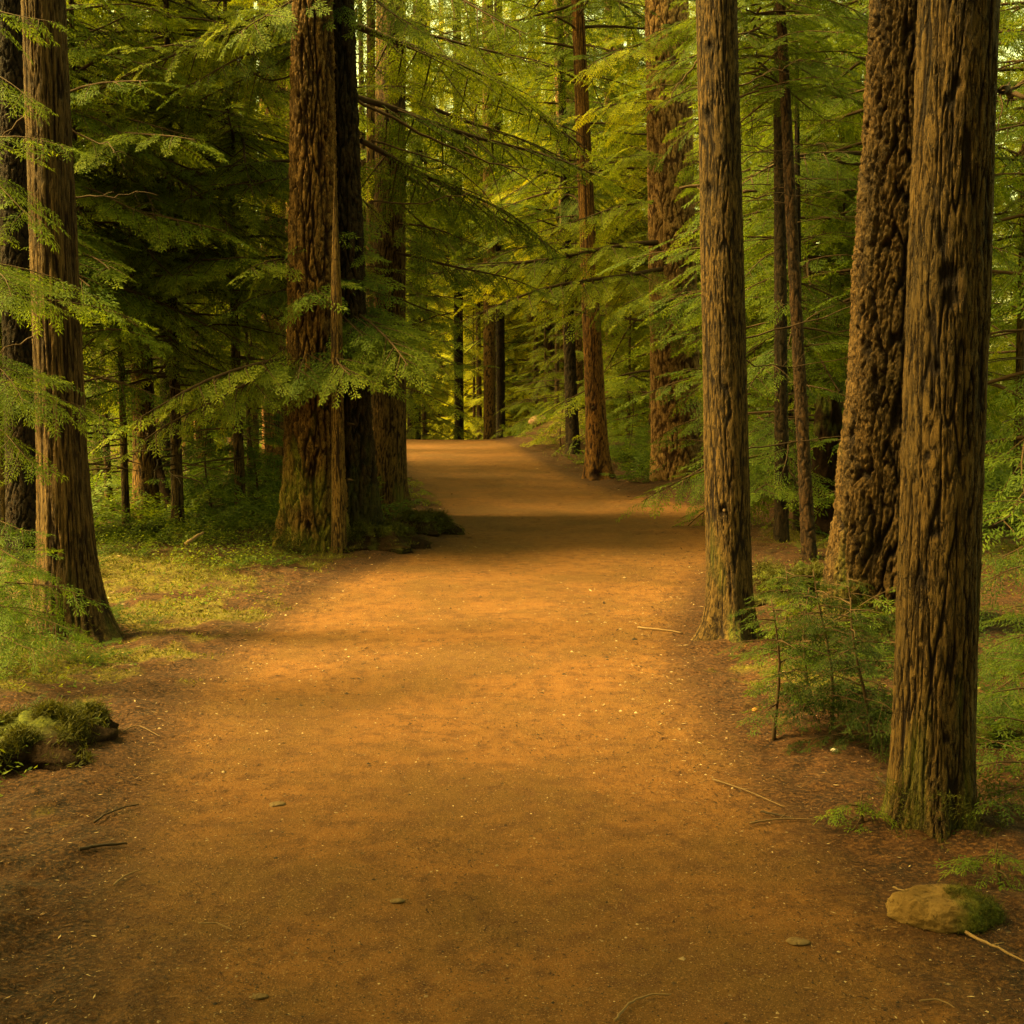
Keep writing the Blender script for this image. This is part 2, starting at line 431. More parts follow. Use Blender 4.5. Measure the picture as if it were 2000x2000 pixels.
def bough(mb, L, rng, M=np.eye(3), loc=np.zeros(3), width=.42, droop=.16, lod='mid', rise=.05, spacing=.12, bare=.12, wr=None, hang=.2, wood=True):
    """a bough along +x (before M): wavy axis, flat sprays left and right"""
    wr = wr or .011 * L
    s = np.linspace(0, 1, 9); ph = rng.uniform(0, 6, 2)
    ax = np.stack([s * L, .035 * L * np.sin(s * 5 + ph[0]) * s, rise * L * s - droop * L * s * s + .012 * L * np.sin(s * 7 + ph[1])], -1)
    if wood:
        Vt, Qt = tube(ax, np.linspace(wr, wr * .18, 9), 5, False); mb.add(Vt @ M.T + loc, Qt, 1, .3)
    st = np.arange(bare, .98, spacing / L) if L > .5 else np.arange(max(bare, .1), .98, spacing / L)
    side = 1
    for t in st:
        side = -side
        p = np.array([np.interp(t, s, ax[:, j]) for j in range(3)])
        slope = rise - 2 * droop * t
        fl = L * width * ((1 - t) ** .65 * min(1, t / .22 + .25)) * rng.uniform(.7, 1.2) + .10
        yaw = side * R(62 - 22 * t + rng.uniform(-12, 12))
        m = rotm(yaw, rng.uniform(-.05, hang * 1.5) + .12 - slope * .4, rng.uniform(-.4, .4))
        Vf, Qf, Tf = get_frond(fl, lod, rng)
        tj = np.clip(Tf + rng.normal(0, .10), 0, 1)
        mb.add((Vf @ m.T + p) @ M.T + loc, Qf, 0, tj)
        if wood and lod in ('near', 'mid'):
            tw = np.stack([np.linspace(0, fl * .8, 4), np.zeros(4), -.12 * np.linspace(0, fl * .8, 4) ** 2 / max(fl, .1)], -1)
            Vt, Qt = tube(tw, np.linspace(wr * .35, wr * .1, 4), 3, False); mb.add((Vt @ m.T + p) @ M.T + loc, Qt, 1, .3)
    Vf, Qf, Tf = get_frond(max(.15, L * .22), lod, rng)
    m = rotm(0, -(rise - 2 * droop), 0)
    mb.add((Vf @ m.T + ax[-1] - np.array([.05, 0, 0])) @ M.T + loc, Qf, 0, Tf)

def crown(name, z0, z1, bl, nb, seed, lod, top=.25, lowl=.8, droop=.2, spacing=.16, dead=0):
    rng = np.random.RandomState(seed); mb = MB(); az = 0
    for k in range(nb):
        t = (k + rng.uniform(0, .8)) / nb; z = z0 + (z1 - z0) * t
        az += 2.4 + rng.uniform(-.5, .5)
        L = bl * (lowl + (1 - lowl) * min(1, t / .3)) * (1 - (1 - top) * max(0, (t - .25) / .75)) * rng.uniform(.65, 1.2)
        m = rotm(az, rng.uniform(-.22, .28), rng.uniform(-.32, .32))
        bough(mb, L, rng, m, np.array([0, 0, z]), rng.uniform(.36, .54), droop * rng.uniform(.6, 1.4), lod, rng.uniform(-.05, .15), spacing, rng.uniform(.12, .3))
    for k in range(dead):
        z = z0 * rng.uniform(.3, 1.0); a = rng.uniform(0, 6.28); L = bl * rng.uniform(.3, .7); n = 6
        s = np.linspace(0, 1, n); P = np.stack([s * L, .06 * L * np.sin(s * 6 + a), -.15 * L * s * s], -1) @ rotm(a, 0, 0).T + [0, 0, z]
        Vt, Qt = tube(P, np.linspace(.012, .003, n), 4, False); mb.add(Vt, Qt, 1, .3)
    return mb.mesh(name, [NEEDLE, WOOD])

CROWN = {
    'high': [crown('high_crown', 7.5, 20, 2.6, 26, 11, 'far', spacing=.22), crown('high_crown', 8.5, 22, 2.8, 26, 12, 'far', spacing=.22)],
    'mid': [crown('mid_crown', 3.6, 13, 2.7, 95, 21, 'mid', spacing=.17, dead=10), crown('mid_crown', 4.2, 14, 2.9, 95, 22, 'mid', spacing=.17, dead=10)],
    'under': [crown('understory_crown', 2.3, 8.5, 2.3, 80, 31, 'mid', spacing=.15, dead=12), crown('understory_crown', 1.7, 7.5, 2.1, 84, 32, 'mid', spacing=.15, dead=9),
              crown('understory_crown', 2.8, 9.5, 2.6, 84, 33, 'mid', spacing=.16, dead=14)],
    'low': [crown('low_crown', .35, 6.5, 1.7, 60, 41, 'mid', spacing=.15, lowl=1.0), crown('low_crown', .4, 5.0, 1.5, 52, 42, 'mid', spacing=.15, lowl=1.0)],
    'full': [crown('full_crown', .8, 16, 3.0, 80, 51, 'far', spacing=.22, lowl=1.0), crown('full_crown', 1.2, 19, 3.3, 84, 52, 'far', spacing=.22, lowl=1.0)],
}

# ------------------------------------------------------------------ trunks
def trunk_mesh(name, r0, r1, hv, ht, lean, bark, seed, nth=120, dz=.03, flare=.5, fh=.35, lobes=5, knots=(), mossy=0., z_base=-.35, depth_k=1.0, bow=(0, 0), lobe_dir=None):
    zs = np.concatenate([np.arange(z_base, hv, dz), np.linspace(hv, ht, max(6, int((ht - hv) / .6)))])
    th = np.arange(nth) * 2 * np.pi / nth
    TH, ZZ = np.meshgrid(th, zs)
    rr = np.where(ZZ < hv, r0 + (r1 - r0) * np.clip(ZZ, 0, None) / hv, np.maximum(r1 * (1 - .92 * (ZZ - hv) / max(ht - hv, .1)), .005))
    rng = np.random.RandomState(seed); ph = rng.uniform(0, 6.28, 3)
    lob = .55 * np.cos(lobes * TH + ph[0]) + .35 * np.cos((lobes - 2) * TH + ph[1]) + .3 * np.cos(2 * TH + ph[2])
    fl = flare * np.exp(-np.clip(ZZ, 0, None) / fh) * (1 + .75 * lob)
    if lobe_dir:
        for a, amt, hh in lobe_dir:
            fl = fl + amt * np.exp(-np.clip(ZZ, 0, None) / hh) * np.exp(-(((TH - a + np.pi) % (2 * np.pi) - np.pi) / .45) ** 2)
    rr = rr * (1 + np.clip(fl, -.15, 3))
    rr = rr * (1 + .035 * perlin(np.cos(TH) * 1.2, np.sin(TH) * 1.2, ZZ / 1.1, seed % 90))
    x = r0 * np.cos(TH); y = r0 * np.sin(TH)
    if bark in ('fir', 'pink'):
        lc, lz, dep = (.075, .45, .036) if bark == 'fir' else (.10, .35, .03)
    elif bark == 'cedar': lc, lz, dep = .036, 1.1, .013
    elif bark == 'dark': lc, lz, dep = .06, .22, .02
    else: lc, lz, dep = .033, .50, .0085
    dep *= depth_k * min(1, r0 / .2 + .25)
    wx = perlin(x / .3, y / .3, ZZ / .6, 31 + seed % 7) * .35 + perlin(x / .03, y / .03, ZZ / .10, 41 + seed % 5) * .12
    n1 = perlin(x / lc + wx, y / lc - wx, ZZ / lz + wx * .3, seed % 50)
    n2 = perlin(x / lc * 1.9 + wx, y / lc * 1.9, ZZ / lz * 1.6, seed % 50 + 3)
    n3 = perlin(x / .018, y / .018, ZZ / .11, seed % 50 + 5); n4 = perlin(x / .008, y / .008, ZZ / .05, seed % 50 + 9)
    craggy = bark in ('fir', 'pink')
    fur = sstep(.0, .18 if craggy else .13, np.abs(n1)) * (.42 + .58 * sstep(0, .13, np.abs(n2)))
    n5 = 1 - np.abs(perlin(x / .020, y / .020, ZZ / .045, seed % 50 + 17)) * 2
    disp = dep * (fur - .8) + dep * .16 * n3 + min(.003, dep * .18) * n4 + (dep * .30 if craggy else dep * .10) * n5
    if craggy:                                            # broken plates with torn lower lips
        pz = ZZ / .24 + 3.0 * perlin(x / .09, y / .09, ZZ / .4, seed % 50 + 12); saw = pz - np.floor(pz)
        disp = disp + dep * .30 * (1 - saw) * fur * sstep(-.1, .3, perlin(x / .16, y / .16, ZZ / .35, seed % 50 + 16)) + dep * .25 * np.abs(perlin(x / .035, y / .035, ZZ / .06, seed % 50 + 14)) - dep * .2
    else:
        pz = ZZ / .11 + 2.2 * perlin(x / .03, y / .03, ZZ / .5, seed % 50 + 12); saw = pz - np.floor(pz)
        disp = disp + dep * .28 * (1 - saw) * fur * sstep(.0, .3, perlin(x / .1, y / .1, ZZ / .2, seed % 50 + 15) + .1)
    for (ka, kz, ks, kd) in knots:
        da = ((TH - ka + np.pi) % (2 * np.pi) - np.pi) * r0
        g = np.exp(-(da / ks) ** 2 - ((ZZ - kz) / (ks * 1.25)) ** 2); rim = np.exp(-((np.sqrt(da ** 2 + (ZZ - kz) ** 2) - ks * 1.6) / (ks * .7)) ** 2)
        disp = disp - kd * g + .16 * kd * rim; fur = fur * (1 - .95 * g)
    rr = rr + disp
    cx = lean[0] * ZZ + bow[0] * np.sin(np.pi * np.clip(ZZ / hv, 0, 1)); cy = lean[1] * ZZ + bow[1] * np.sin(np.pi * np.clip(ZZ / hv, 0, 1))
    Vt = np.stack([cx + rr * np.cos(TH), cy + rr * np.sin(TH), ZZ], -1).reshape(-1, 3)
    m = len(zs); ii = np.arange(m - 1)[:, None] * nth; j = np.arange(nth)[None]; j2 = (j + 1) % nth
    Qt = np.stack([ii + j, ii + j2, ii + nth + j2, ii + nth + j], -1).reshape(-1, 4)
    mo = sstep(.35, .8, np.exp(-np.clip(ZZ, 0, None) / (.5 + 1.2 * mossy)) * (.45 + .8 * mossy) + .55 * perlin(np.cos(TH) * 2, np.sin(TH) * 2, ZZ / .4, seed % 40 + 8)) * (.5 + .5 * (fur < .6)) if mossy > 0 else 0 * ZZ
    return make_mesh(name, Vt, Qt, [BARK[bark]], None, {'fur': fur.ravel(), 'moss': np.clip(mo, 0, .85).ravel()}, True)

def put_crown(root, kind, k, scale=1, rot=0., z=0., color=(1, 1, 1), sz=None):
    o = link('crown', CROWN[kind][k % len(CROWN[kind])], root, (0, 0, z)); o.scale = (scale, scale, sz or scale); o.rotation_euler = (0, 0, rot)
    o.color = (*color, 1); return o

_seed = [100]
def key_tree(name, label, xb, yb, wb, xt, wt, bark, d=None, flare=.45, fh=.35, knots=(), mossy=.0, lobes=5, crown_kind=None, cscale=1., ccol=(1, 1, 1), cz=0., ht=None, col=(1, 1, 1),
             res=1.0, group=None, depth_k=1.0, bow=0, lobe_dir=None, crot=None, sink=0., ytop=0):
    _seed[0] += 13; sd_ = _seed[0]
    base = hit(xb, yb) if d is None else ground_at(xb, d)
    base = np.array([base[0], base[1], float(H(base[0], base[1])) - sink])
    depth = float((base - [0, 0, CAMZ]) @ F_)
    dr = ray(xt, ytop); T = np.array([0, 0, CAMZ]) + dr * (base[1] / dr[1])
    hv = T[2] - base[2]; lean = ((T[0] - base[0]) / hv, 0.0)
    r0 = wb * depth / (FL * PXW) / 2; r1 = wt * T[1] / (FL * PXW) / 2
    hv2 = hv * 1.08; r1 = max(r1, .02)
    ht = ht or max(hv2 + 6, 15)
    px = depth / (FL * 1024)                         # size of a render pixel at this depth
    nth = int(np.clip(2 * np.pi * r0 / (px * 1.05) * res, 28, 560)); dz = max(px * 1.5 / res, .008)
    kn = []
    for (kx, ky, ks) in knots:
        dk = ray(kx, ky); P = np.array([0, 0, CAMZ]) + dk * ((base[1] - r0 * .8) / dk[1])
        kz = P[2] - base[2]; cxk = base[0] + lean[0] * kz; rk = r0 + (r1 - r0) * kz / hv
        s_ = np.clip((P[0] - cxk) / rk, -.95, .95); kn.append((-math.pi / 2 + math.asin(s_), kz, ks * .8, ks * .45))
    root = thing(name, label, 'tree', base, group)
    me = trunk_mesh('trunk', r0, r1, hv2, ht, lean, bark, sd_, nth, dz, flare, fh, lobes, kn, mossy, depth_k=depth_k, bow=(bow, 0), lobe_dir=lobe_dir)
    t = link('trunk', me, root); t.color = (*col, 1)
    if crown_kind:
        z_c = cz
        c = put_crown(root, crown_kind, sd_, cscale, sd_ * 1.7 if crot is None else crot, z_c, ccol)
        c.location.x = lean[0] * 8; c.location.y = lean[1] * 8
    root['_d'] = depth
    del root['_d']
    return root, base, depth, lean

def add_bough(root, base, a_px, b_px, da, db, seed, lod='near', width=.42, droop=.10, spacing=.085, col=(1, 1, 1), bare=.1, hang=.25, roll=0., name='bough', wr=None):
    A = at_depth(*a_px, da); B = at_depth(*b_px, db); D = B - A; L = float(np.linalg.norm(D)); rng = np.random.RandomState(seed)
    yaw = math.atan2(D[1], D[0]); pit = -math.asin(D[2] / L)
    mb = MB(); bough(mb, L, rng, rotm(yaw, pit, roll), A - base, width, droop, lod, droop, spacing, bare, wr, hang)
    o = link(name, mb.mesh(name, [NEEDLE, WOOD]), root); o.color = (*col, 1); return o

def add_snag(root, base, pts, r0, seed=1, twigs=4, name='dead_branch', da=None):
    """bare branch through (px, py, depth) points with a few side twigs"""
    rng = np.random.RandomState(seed); P = np.array([at_depth(a, b, c) for a, b, c in pts]) - base
    P = catmull(P, 5); n = len(P); mb = MB()
    P[1:-1] += rng.normal(0, .012, (n - 2, 3))
    Vt, Qt = tube(P, np.linspace(r0, r0 * .25, n), 6, False); mb.add(Vt, Qt, 0, .2)
    Ltot = np.linalg.norm(np.diff(P, axis=0), axis=1).sum()
    for k in range(twigs):
        i_ = rng.randint(n // 4, n - 1); d0 = P[min(i_ + 1, n - 1)] - P[i_ - 1]; d0 /= np.linalg.norm(d0)
        dd = d0 * rng.uniform(.4, .9) + rng.normal(0, .5, 3); dd /= np.linalg.norm(dd); l = Ltot * rng.uniform(.12, .3); s = np.linspace(0, 1, 5)[:, None]
        tw = P[i_] + dd * l * s + np.array([0, 0, -.25 * l]) * s * s
        Vt, Qt = tube(tw, np.linspace(r0 * .4, r0 * .12, 5), 4, False); mb.add(Vt, Qt, 0, .2)
    return link(name, mb.mesh(name, [WOOD], True), root)

def add_stub(root, base, px, py, depth, length, r, az, seed=0, up=.15):
    P0 = at_depth(px, py, depth) - base; s = np.linspace(0, 1, 5)
    dirv = np.array([math.cos(az), math.sin(az), up]); P = P0 + np.outer(s * length, dirv) + np.outer(s * s, [0, 0, -.2 * length])
    mb = MB(); Vt, Qt = tube(P, np.linspace(r, r * .45, 5), 7, True); mb.add(Vt, Qt, 0, .2)
    return link('branch_stub', mb.mesh('branch_stub', [WOOD], True), root)

# --- main trees -------------------------------------------------------------
cedar, cb, cdp, _ = key_tree('cedar_tree', 'smooth stringy cedar at the left edge, flared foot spreading onto the litter', 132, 1205, 92, 82, 74, 'cedar', flare=.42, fh=.42, lobes=6,
    crown_kind='high', lobe_dir=[(-.35, 1.0, .30), (-1.4, .25, .3), (-2.6, .3, .25)], mossy=.12, ht=25, cz=5.5)
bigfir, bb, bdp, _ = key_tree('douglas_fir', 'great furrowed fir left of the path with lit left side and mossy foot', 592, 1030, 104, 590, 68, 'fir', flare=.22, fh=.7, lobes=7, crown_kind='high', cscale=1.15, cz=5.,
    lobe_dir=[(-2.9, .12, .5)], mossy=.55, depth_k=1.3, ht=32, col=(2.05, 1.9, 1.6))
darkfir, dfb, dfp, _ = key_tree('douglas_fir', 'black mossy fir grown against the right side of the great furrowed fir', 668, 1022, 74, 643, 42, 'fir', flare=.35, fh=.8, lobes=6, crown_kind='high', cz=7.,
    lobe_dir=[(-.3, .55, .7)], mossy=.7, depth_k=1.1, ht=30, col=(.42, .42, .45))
brown, wb_, wdp, _ = key_tree('straight_conifer', 'straight evenly ridged brown trunk beside the path, right of the great furrowed fir', 732, 975, 66, 738, 52, 'hemlock', flare=.28, fh=.35, crown_kind='high', ht=28, cz=6., mossy=.25, col=(1.35, 1.3, 1.2),
    knots=[(760, 720, .03), (740, 790, .025)])
pole, pb, pdp, _ = key_tree('pole_tree', 'slim young trunk with flat green tiers standing in front of the great furrowed fir', 640, 1044, 27, 635, 20, 'hemlock', flare=.15, fh=.15, ht=3.9, res=1.3, ytop=600, col=(1.7, 1.65, 1.4))
midr, mb_, mdp, _ = key_tree('hemlock_tree', 'scaly tan trunk at the right edge of the path with broken branch stubs', 1378, 1205, 84, 1352, 72, 'hemlock', flare=.5, fh=.15, lobes=6, crown_kind='high', ht=20,
    knots=[(1340, 85, .035), (1336, 215, .05), (1330, 262, .03), (1338, 355, .045), (1402, 360, .03), (1364, 962, .04), (1400, 480, .025)], lobe_dir=[(-2.7, .4, .14), (-1.5, .35, .16)], mossy=.15)
rfir, rb, rdp, _ = key_tree('douglas_fir', 'thick craggy barked fir behind the foremost right trunk', 1690, 1185, 215, 1748, 190, 'fir', flare=.22, fh=.9, lobes=6, crown_kind='high', ht=24, depth_k=1.5, mossy=.35)
front, fb, fdp, _ = key_tree('fir_tree', 'foremost trunk on the right with long vertical bark ridges and mossy foot', 1755, 1560, 147, 1808, 138, 'hemlock', flare=.30, fh=.12, lobes=7, crown_kind='high', ht=20, depth_k=1.25, mossy=.22,
    knots=[(1803, 158, .025), (1788, 520, .045), (1792, 560, .04), (1766, 695, .022), (1752, 860, .02), (1828, 790, .022), (1762, 1003, .026), (1745, 1100, .016), (1780, 1390, .02)])
pinkfir, pfb, pfdp, _ = key_tree('pinkish_fir', 'stout pinkish fir on the litter bank right of the path', 1278, 902, 94, 1258, 76, 'pink', flare=.14, fh=.6, crown_kind='high', ht=32, cz=5., mossy=.12, col=(1.3, 1.35, 1.2))
orange, ob, odp, _ = key_tree('orange_conifer', 'orange trunk with black hollow foot at the path bend', 1129, 906, 40, 1114, 32, 'hemlock', flare=.45, fh=.35, crown_kind='mid', cz=3.5, ht=18, col=(1.95, 1.55, 1.1),
    knots=[(1118, 770, .06), (1126, 895, .10), (1112, 690, .03)], lobe_dir=[(-.5, .5, .5)], ytop=560)
slimr, sb_, sdp, _ = key_tree('slim_conifer', 'slim dark trunk just left of the orange trunk', 1081, 858, 25, 1072, 19, 'dark', flare=.3, fh=.3, crown_kind='mid', ht=15, ytop=560)

# --- other individual trunks -------------------------------------------------
def bg_tree(label, xb, d, wb, xt, wt, bark, kind='mid', cs=1., cc=(1, 1, 1), name='conifer', yt=0, group=None, ht=None, col=(1, 1, 1), cz=0., flare=.25):
    if bark == 'hemlock' and col == (1, 1, 1): col = (1.5, 1.4, 1.25)
    return key_tree(name, label, xb, 0, wb, xt, wt, bark, d=d, flare=flare, fh=.3, crown_kind=kind, cscale=cs, ccol=cc, ytop=yt, group=group, ht=ht, col=col, cz=cz)
bg_tree('dark reddish trunk half hidden behind the left cedar', 38, 11.5, 62, 20, 50, 'dark', 'high', col=(.7, .62, .6))
bg_tree('dark upright trunk with splayed foot between the left cedar and the great furrowed fir', 272, 15.5, 46, 258, 32, 'hemlock', 'under', .95, (1.4, 1.25, .9), yt=400, flare=.45)
bg_tree('thin black stem with ragged bark right beside the dark splayed trunk', 312, 18, 26, 312, 20, 'dark', 'under', .75, (1.5, 1.3, .9))
bg_tree('ridged mossy trunk in the left wood, its top lit beside a broad red brown one', 388, 20, 32, 338, 34, 'hemlock', 'under', .85, (1.5, 1.3, .9), col=(1.7, 1.5, 1.3))
bg_tree('broad red brown trunk seen high in the left wood through the boughs', 392, 30, 54, 380, 50, 'pink', 'high', 1.0, col=(1.7, 1.5, 1.3))
bg_tree('pale narrow trunk in the left wood, third to the left of the great fir', 443, 22, 26, 433, 22, 'hemlock', 'under', .85, (1.6, 1.4, .9), col=(1.7, 1.5, 1.3))
bg_tree('tall brown trunk with knots standing just left of the great furrowed fir', 516, 20, 38, 520, 36, 'hemlock', 'high', 1.0, col=(1.7, 1.5, 1.3))
bg_tree('slim stem glimpsed between the great fir and the straight ridged brown trunk', 697, 24, 17, 700, 15, 'hemlock', 'high', .9)
bg_tree('olive brown trunk standing straight at the end of the path crest', 924, 44, 23, 920, 20, 'hemlock', 'high', 1.1)
bg_tree('dark trunk close on the right of the olive trunk at the crest', 945, 47, 17, 940, 14, 'dark', 'high', 1.0)
bg_tree('dark slender trunk left of the olive trunk beyond the crest', 866, 46, 17, 862, 15, 'dark', 'high', 1.0)
bg_tree('short dark trunk just beyond the left end of the crest', 780, 45, 25, 790, 20, 'dark', 'full', .8)
bg_tree('leaning reddish trunk high above the crest, split by shadow', 1085, 36, 34, 1062, 38, 'pink', 'high', 1.1)
bg_tree('distant pink trunk glimpsed above the bend between boughs', 1160, 52, 26, 1160, 24, 'pink', 'high', 1.2)
bg_tree('thin stem with pale bark in the bright far wood above the mound', 1000, 56, 12, 1003, 11, 'pink', 'full', 1.0)
bg_tree('thin trunk in the far wood directly above the pale rock', 1040, 50, 16, 1036, 14, 'hemlock', 'full', 1.0)
bg_tree('straight dark stem behind the tan scaly trunk', 1480, 13.5, 25, 1470, 19, 'dark', 'under', .55, cz=3.2)
bg_tree('leaning brown stem between the tan scaly trunk and the thick craggy fir', 1533, 12.2, 25, 1472, 16, 'dark', 'under', .5, cz=3.4, col=(1.6, 1.4, 1.2))
bg_tree('short dark stem tucked behind the leaning brown stem', 1512, 14.5, 17, 1505, 12, 'dark', 'low', .9, yt=500, ht=7)
bg_tree('far trunk right of the tan scaly trunk seen through green boughs', 1610, 26, 30, 1612, 26, 'pink', 'high', 1.0)

for (px_, d_, w_, bk) in [(185, 23, 19, 'hemlock'), (300, 22, 20, 'hemlock'), (352, 24, 22, 'hemlock'), (475, 23, 22, 'hemlock'), (502, 27, 17, 'pink'), (228, 27, 16, 'hemlock'), (355, 34, 13, 'pink'), (474, 30, 16, 'hemlock'), (150, 24, 17, 'dark'), (548, 33, 14, 'pink'), (415, 38, 11, 'hemlock')]:
    bg_tree('slim brown trunk far back in the left wood, one of several between the boughs', px_, d_, w_, px_ - 6, w_ * .85, bk, 'high', 1.0, group='slim trunks far back on the left', col=(1.6, 1.45, 1.3))
for (px_, d_, w_, bk) in [(806, 55, 11, 'hemlock'), (835, 62, 9, 'pink'), (893, 58, 10, 'hemlock'), (972, 60, 10, 'pink'), (1020, 64, 9, 'hemlock'), (1062, 48, 12, 'hemlock'), (1150, 42, 13, 'pink'), (1200, 50, 11, 'hemlock')]:
    bg_tree('slim brown trunk in the bright wood beyond the crest, one of several', px_, d_, w_, px_ - 3, w_ * .85, bk, 'high', 1.1, group='slim trunks beyond the crest')
# --- foliage trees that fill the wood ---------------------------------------
def fill(label, px, d, kind, k, s=1., rot=0., cc=(1, 1, 1), r=.07, group=None, bark='hemlock', name='young_hemlock', z=0.):
    _seed[0] += 13; base = ground_at(px, d); zt = {'under': 9, 'low': 6.3, 'mid': 14, 'full': 18, 'high': 20}[kind] * s
    root = thing(name, label, 'tree', base, group)
    key = (kind, bark, round(r, 2))
    if key not in FILLT: FILLT[key] = trunk_mesh('trunk', r, r * .55, zt / s * .5, zt / s, (0.012, 0), bark, _seed[0], 26, .08, .3, .2, 5)
    t = link('trunk', FILLT[key], root); t.scale = (s, s, s); t.rotation_euler = (0, 0, rot)
    put_crown(root, kind, k, s, rot, z, cc); return root
FILLT = {}
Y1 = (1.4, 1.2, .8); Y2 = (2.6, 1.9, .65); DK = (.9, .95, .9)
fill('young hemlock with drooping feathery sprays just right of the left cedar', 145, 13.4, 'under', 0, .95, .3, (1.4, 1.3, .9))
fill('feathery hemlock standing before the dark splayed trunk, sprays hanging level', 232, 14.4, 'under', 2, .9, 2.2, (1.6, 1.45, .9), .05)
fill('dense hemlock behind the drooping one, sprays level with the cedar trunk', 330, 14.6, 'under', 1, 1.05, 1.7, (1.6, 1.4, .9))
fill('hemlock with flat bright tiers left of the great fir', 450, 15.5, 'under', 2, 1.0, 2.9, (1.7, 1.45, .85))
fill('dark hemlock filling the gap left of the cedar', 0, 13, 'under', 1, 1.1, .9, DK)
fill('hemlock rising behind the flat bright tiers in the left wood', 390, 25, 'under', 0, 1.15, 4.1, Y1)
fill('tall hemlock at the back of the left wood beside the cedar top', 180, 20, 'mid', 1, 1.1, .4)
fill('spreading hemlock whose dark boughs cross right of the great fir', 745, 38, 'mid', 0, 1.05, 5.2)
fill('bright hemlock over the path bend left of the pinkish fir', 1235, 32, 'mid', 1, 1.0, 2.2, Y1)
fill('yellow green hemlock hanging over the far path', 1050, 40, 'mid', 0, 1.2, 1.1, Y2)
fill('hemlock standing behind the pinkish fir with bright tips above the bend', 1275, 29, 'mid', 0, .95, 1.0, Y2)
fill('hemlock behind the olive trunk, hanging yellow green over the crest', 935, 52, 'mid', 0, 1.4, 2.9, Y2)
fill('tall hemlock rising over the left end of the crest', 800, 46, 'mid', 1, 1.6, .7, Y1)
fill('tall hemlock over the crest with a ragged light crown', 905, 50, 'mid', 0, 1.7, 3.7, Y2)
fill('tall hemlock right of the ragged light crown', 1010, 47, 'mid', 1, 1.6, 5.1, Y2)
fill('tall hemlock between the leaning reddish trunk and the pinkish fir', 1150, 44, 'mid', 0, 1.6, 1.6, Y1)
fill('green hemlock behind the tan scaly trunk', 1520, 18, 'under', 0, 1.0, 2.0)
fill('broad hemlock between the tan trunk and the craggy fir', 1660, 16, 'under', 2, 1.05, 3.6)
fill('small dense hemlock with foliage to the ground behind the leaning stem', 1490, 19, 'low', 0, 1.2, .6)
fill('feathery hemlock hanging behind the leaning brown stem', 1585, 19, 'under', 1, 1.1, 2.5, (1.2, 1.15, .9))
fill('tall bright hemlock above the small dense one on the right', 1500, 24, 'mid', 1, 1.05, 5.0, Y1)
fill('dark hemlock against the right edge behind the foremost trunk', 1960, 13, 'low', 1, 1.4, 1.3, DK)
fill('taller hemlock over the right edge with sunlit tips', 1925, 18, 'mid', 0, .95, 2.6, Y1)
fill('low bushy hemlock between the pinkish fir and the orange trunk', 1185, 30, 'low', 1, .8, .2, Y1)
fill('low bushy hemlock right behind the slim dark trunk', 1110, 36, 'low', 0, .95, 4.4, Y1)
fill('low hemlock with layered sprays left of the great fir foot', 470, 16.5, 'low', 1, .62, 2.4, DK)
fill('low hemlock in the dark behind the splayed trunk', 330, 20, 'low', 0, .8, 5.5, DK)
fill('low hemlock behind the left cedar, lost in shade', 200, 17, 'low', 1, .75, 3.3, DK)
fill('low hemlock just past the left end of the crest', 800, 44, 'low', 0, .9, .8, Y1)
fill('low bright hemlock past the crest beside the olive trunk', 895, 50, 'low', 1, 1.1, 2.1, Y2)
fill('low hemlock behind the pale rock', 1030, 42, 'low', 0, .9, 3.9, Y1)
rng = np.random.RandomState(5)
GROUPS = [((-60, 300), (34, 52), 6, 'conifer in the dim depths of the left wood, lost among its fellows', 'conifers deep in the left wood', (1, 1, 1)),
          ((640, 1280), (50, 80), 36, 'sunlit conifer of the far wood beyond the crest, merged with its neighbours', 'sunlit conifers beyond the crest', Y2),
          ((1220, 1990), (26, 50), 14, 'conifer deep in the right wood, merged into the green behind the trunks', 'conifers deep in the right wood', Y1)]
for (x0, x1), (d0, d1), n, lab, grp, cc in GROUPS:
    for k in range(n):
        px = x0 + (x1 - x0) * (k + rng.rand()) / n; d = d0 + (d1 - d0) * ((k * .618 + rng.rand() * .2) % 1)
        b = ground_at(px, d)
        if path_dist([b[0]], [b[1]])[0] < 1.6: continue
        fill(lab, px, d, 'full', k, rng.uniform(.8, 1.15), rng.uniform(0, 6.28), tuple(np.array(cc) * rng.uniform(.85, 1.15)), .14, grp, name='conifer')
# unseen trees added beside and behind the viewpoint to shade the near path
for k, (x_, y_, kind, sc) in enumerate([(-3.4, -1.5, 'mid', 1.0), (3.2, -2.5, 'mid', 1.0), (-4.9, 2.6, 'mid', 1.0), (-6.8, 3.2, 'mid', 1.1), (-3.9, 2.2, 'mid', .9), (5.2, 2.6, 'mid', 1.0), (-2.6, -7, 'full', .8), (2.8, -8, 'full', .8), (0.3, -12, 'full', 1.0), (-2.3, .6, 'mid', .9), (2.5, .2, 'mid', .9), (0.2, -3.6, 'mid', 1.0), (-7, -6, 'full', 1.0), (7, -6, 'full', 1.0), (-4.5, -3.5, 'full', .8), (4.6, -4.5, 'full', .8), (-1.2, -5, 'mid', 1.0), (1.6, -6, 'mid', 1.0), (4.6, .2, 'mid', 1.0), (-4.8, .8, 'mid', 1.0), (-9, 1, 'full', 1.0), (9, 1, 'full', 1.0)]):
    root = thing('young_hemlock', 'unseen hemlock beside or behind the viewpoint, added to shade the near path', 'tree', (x_, y_, float(H(x_, y_))), 'unseen hemlocks added around the viewpoint for shade')
    t_ = link('trunk', trunk_mesh('trunk', .14, .09, 7, 14, (0, 0), 'hemlock', 700 + k, 26, .08, .3, .2, 5), root)
    put_crown(root, kind, k, sc, k * 1.9, 0 if kind == 'full' else 1.3)
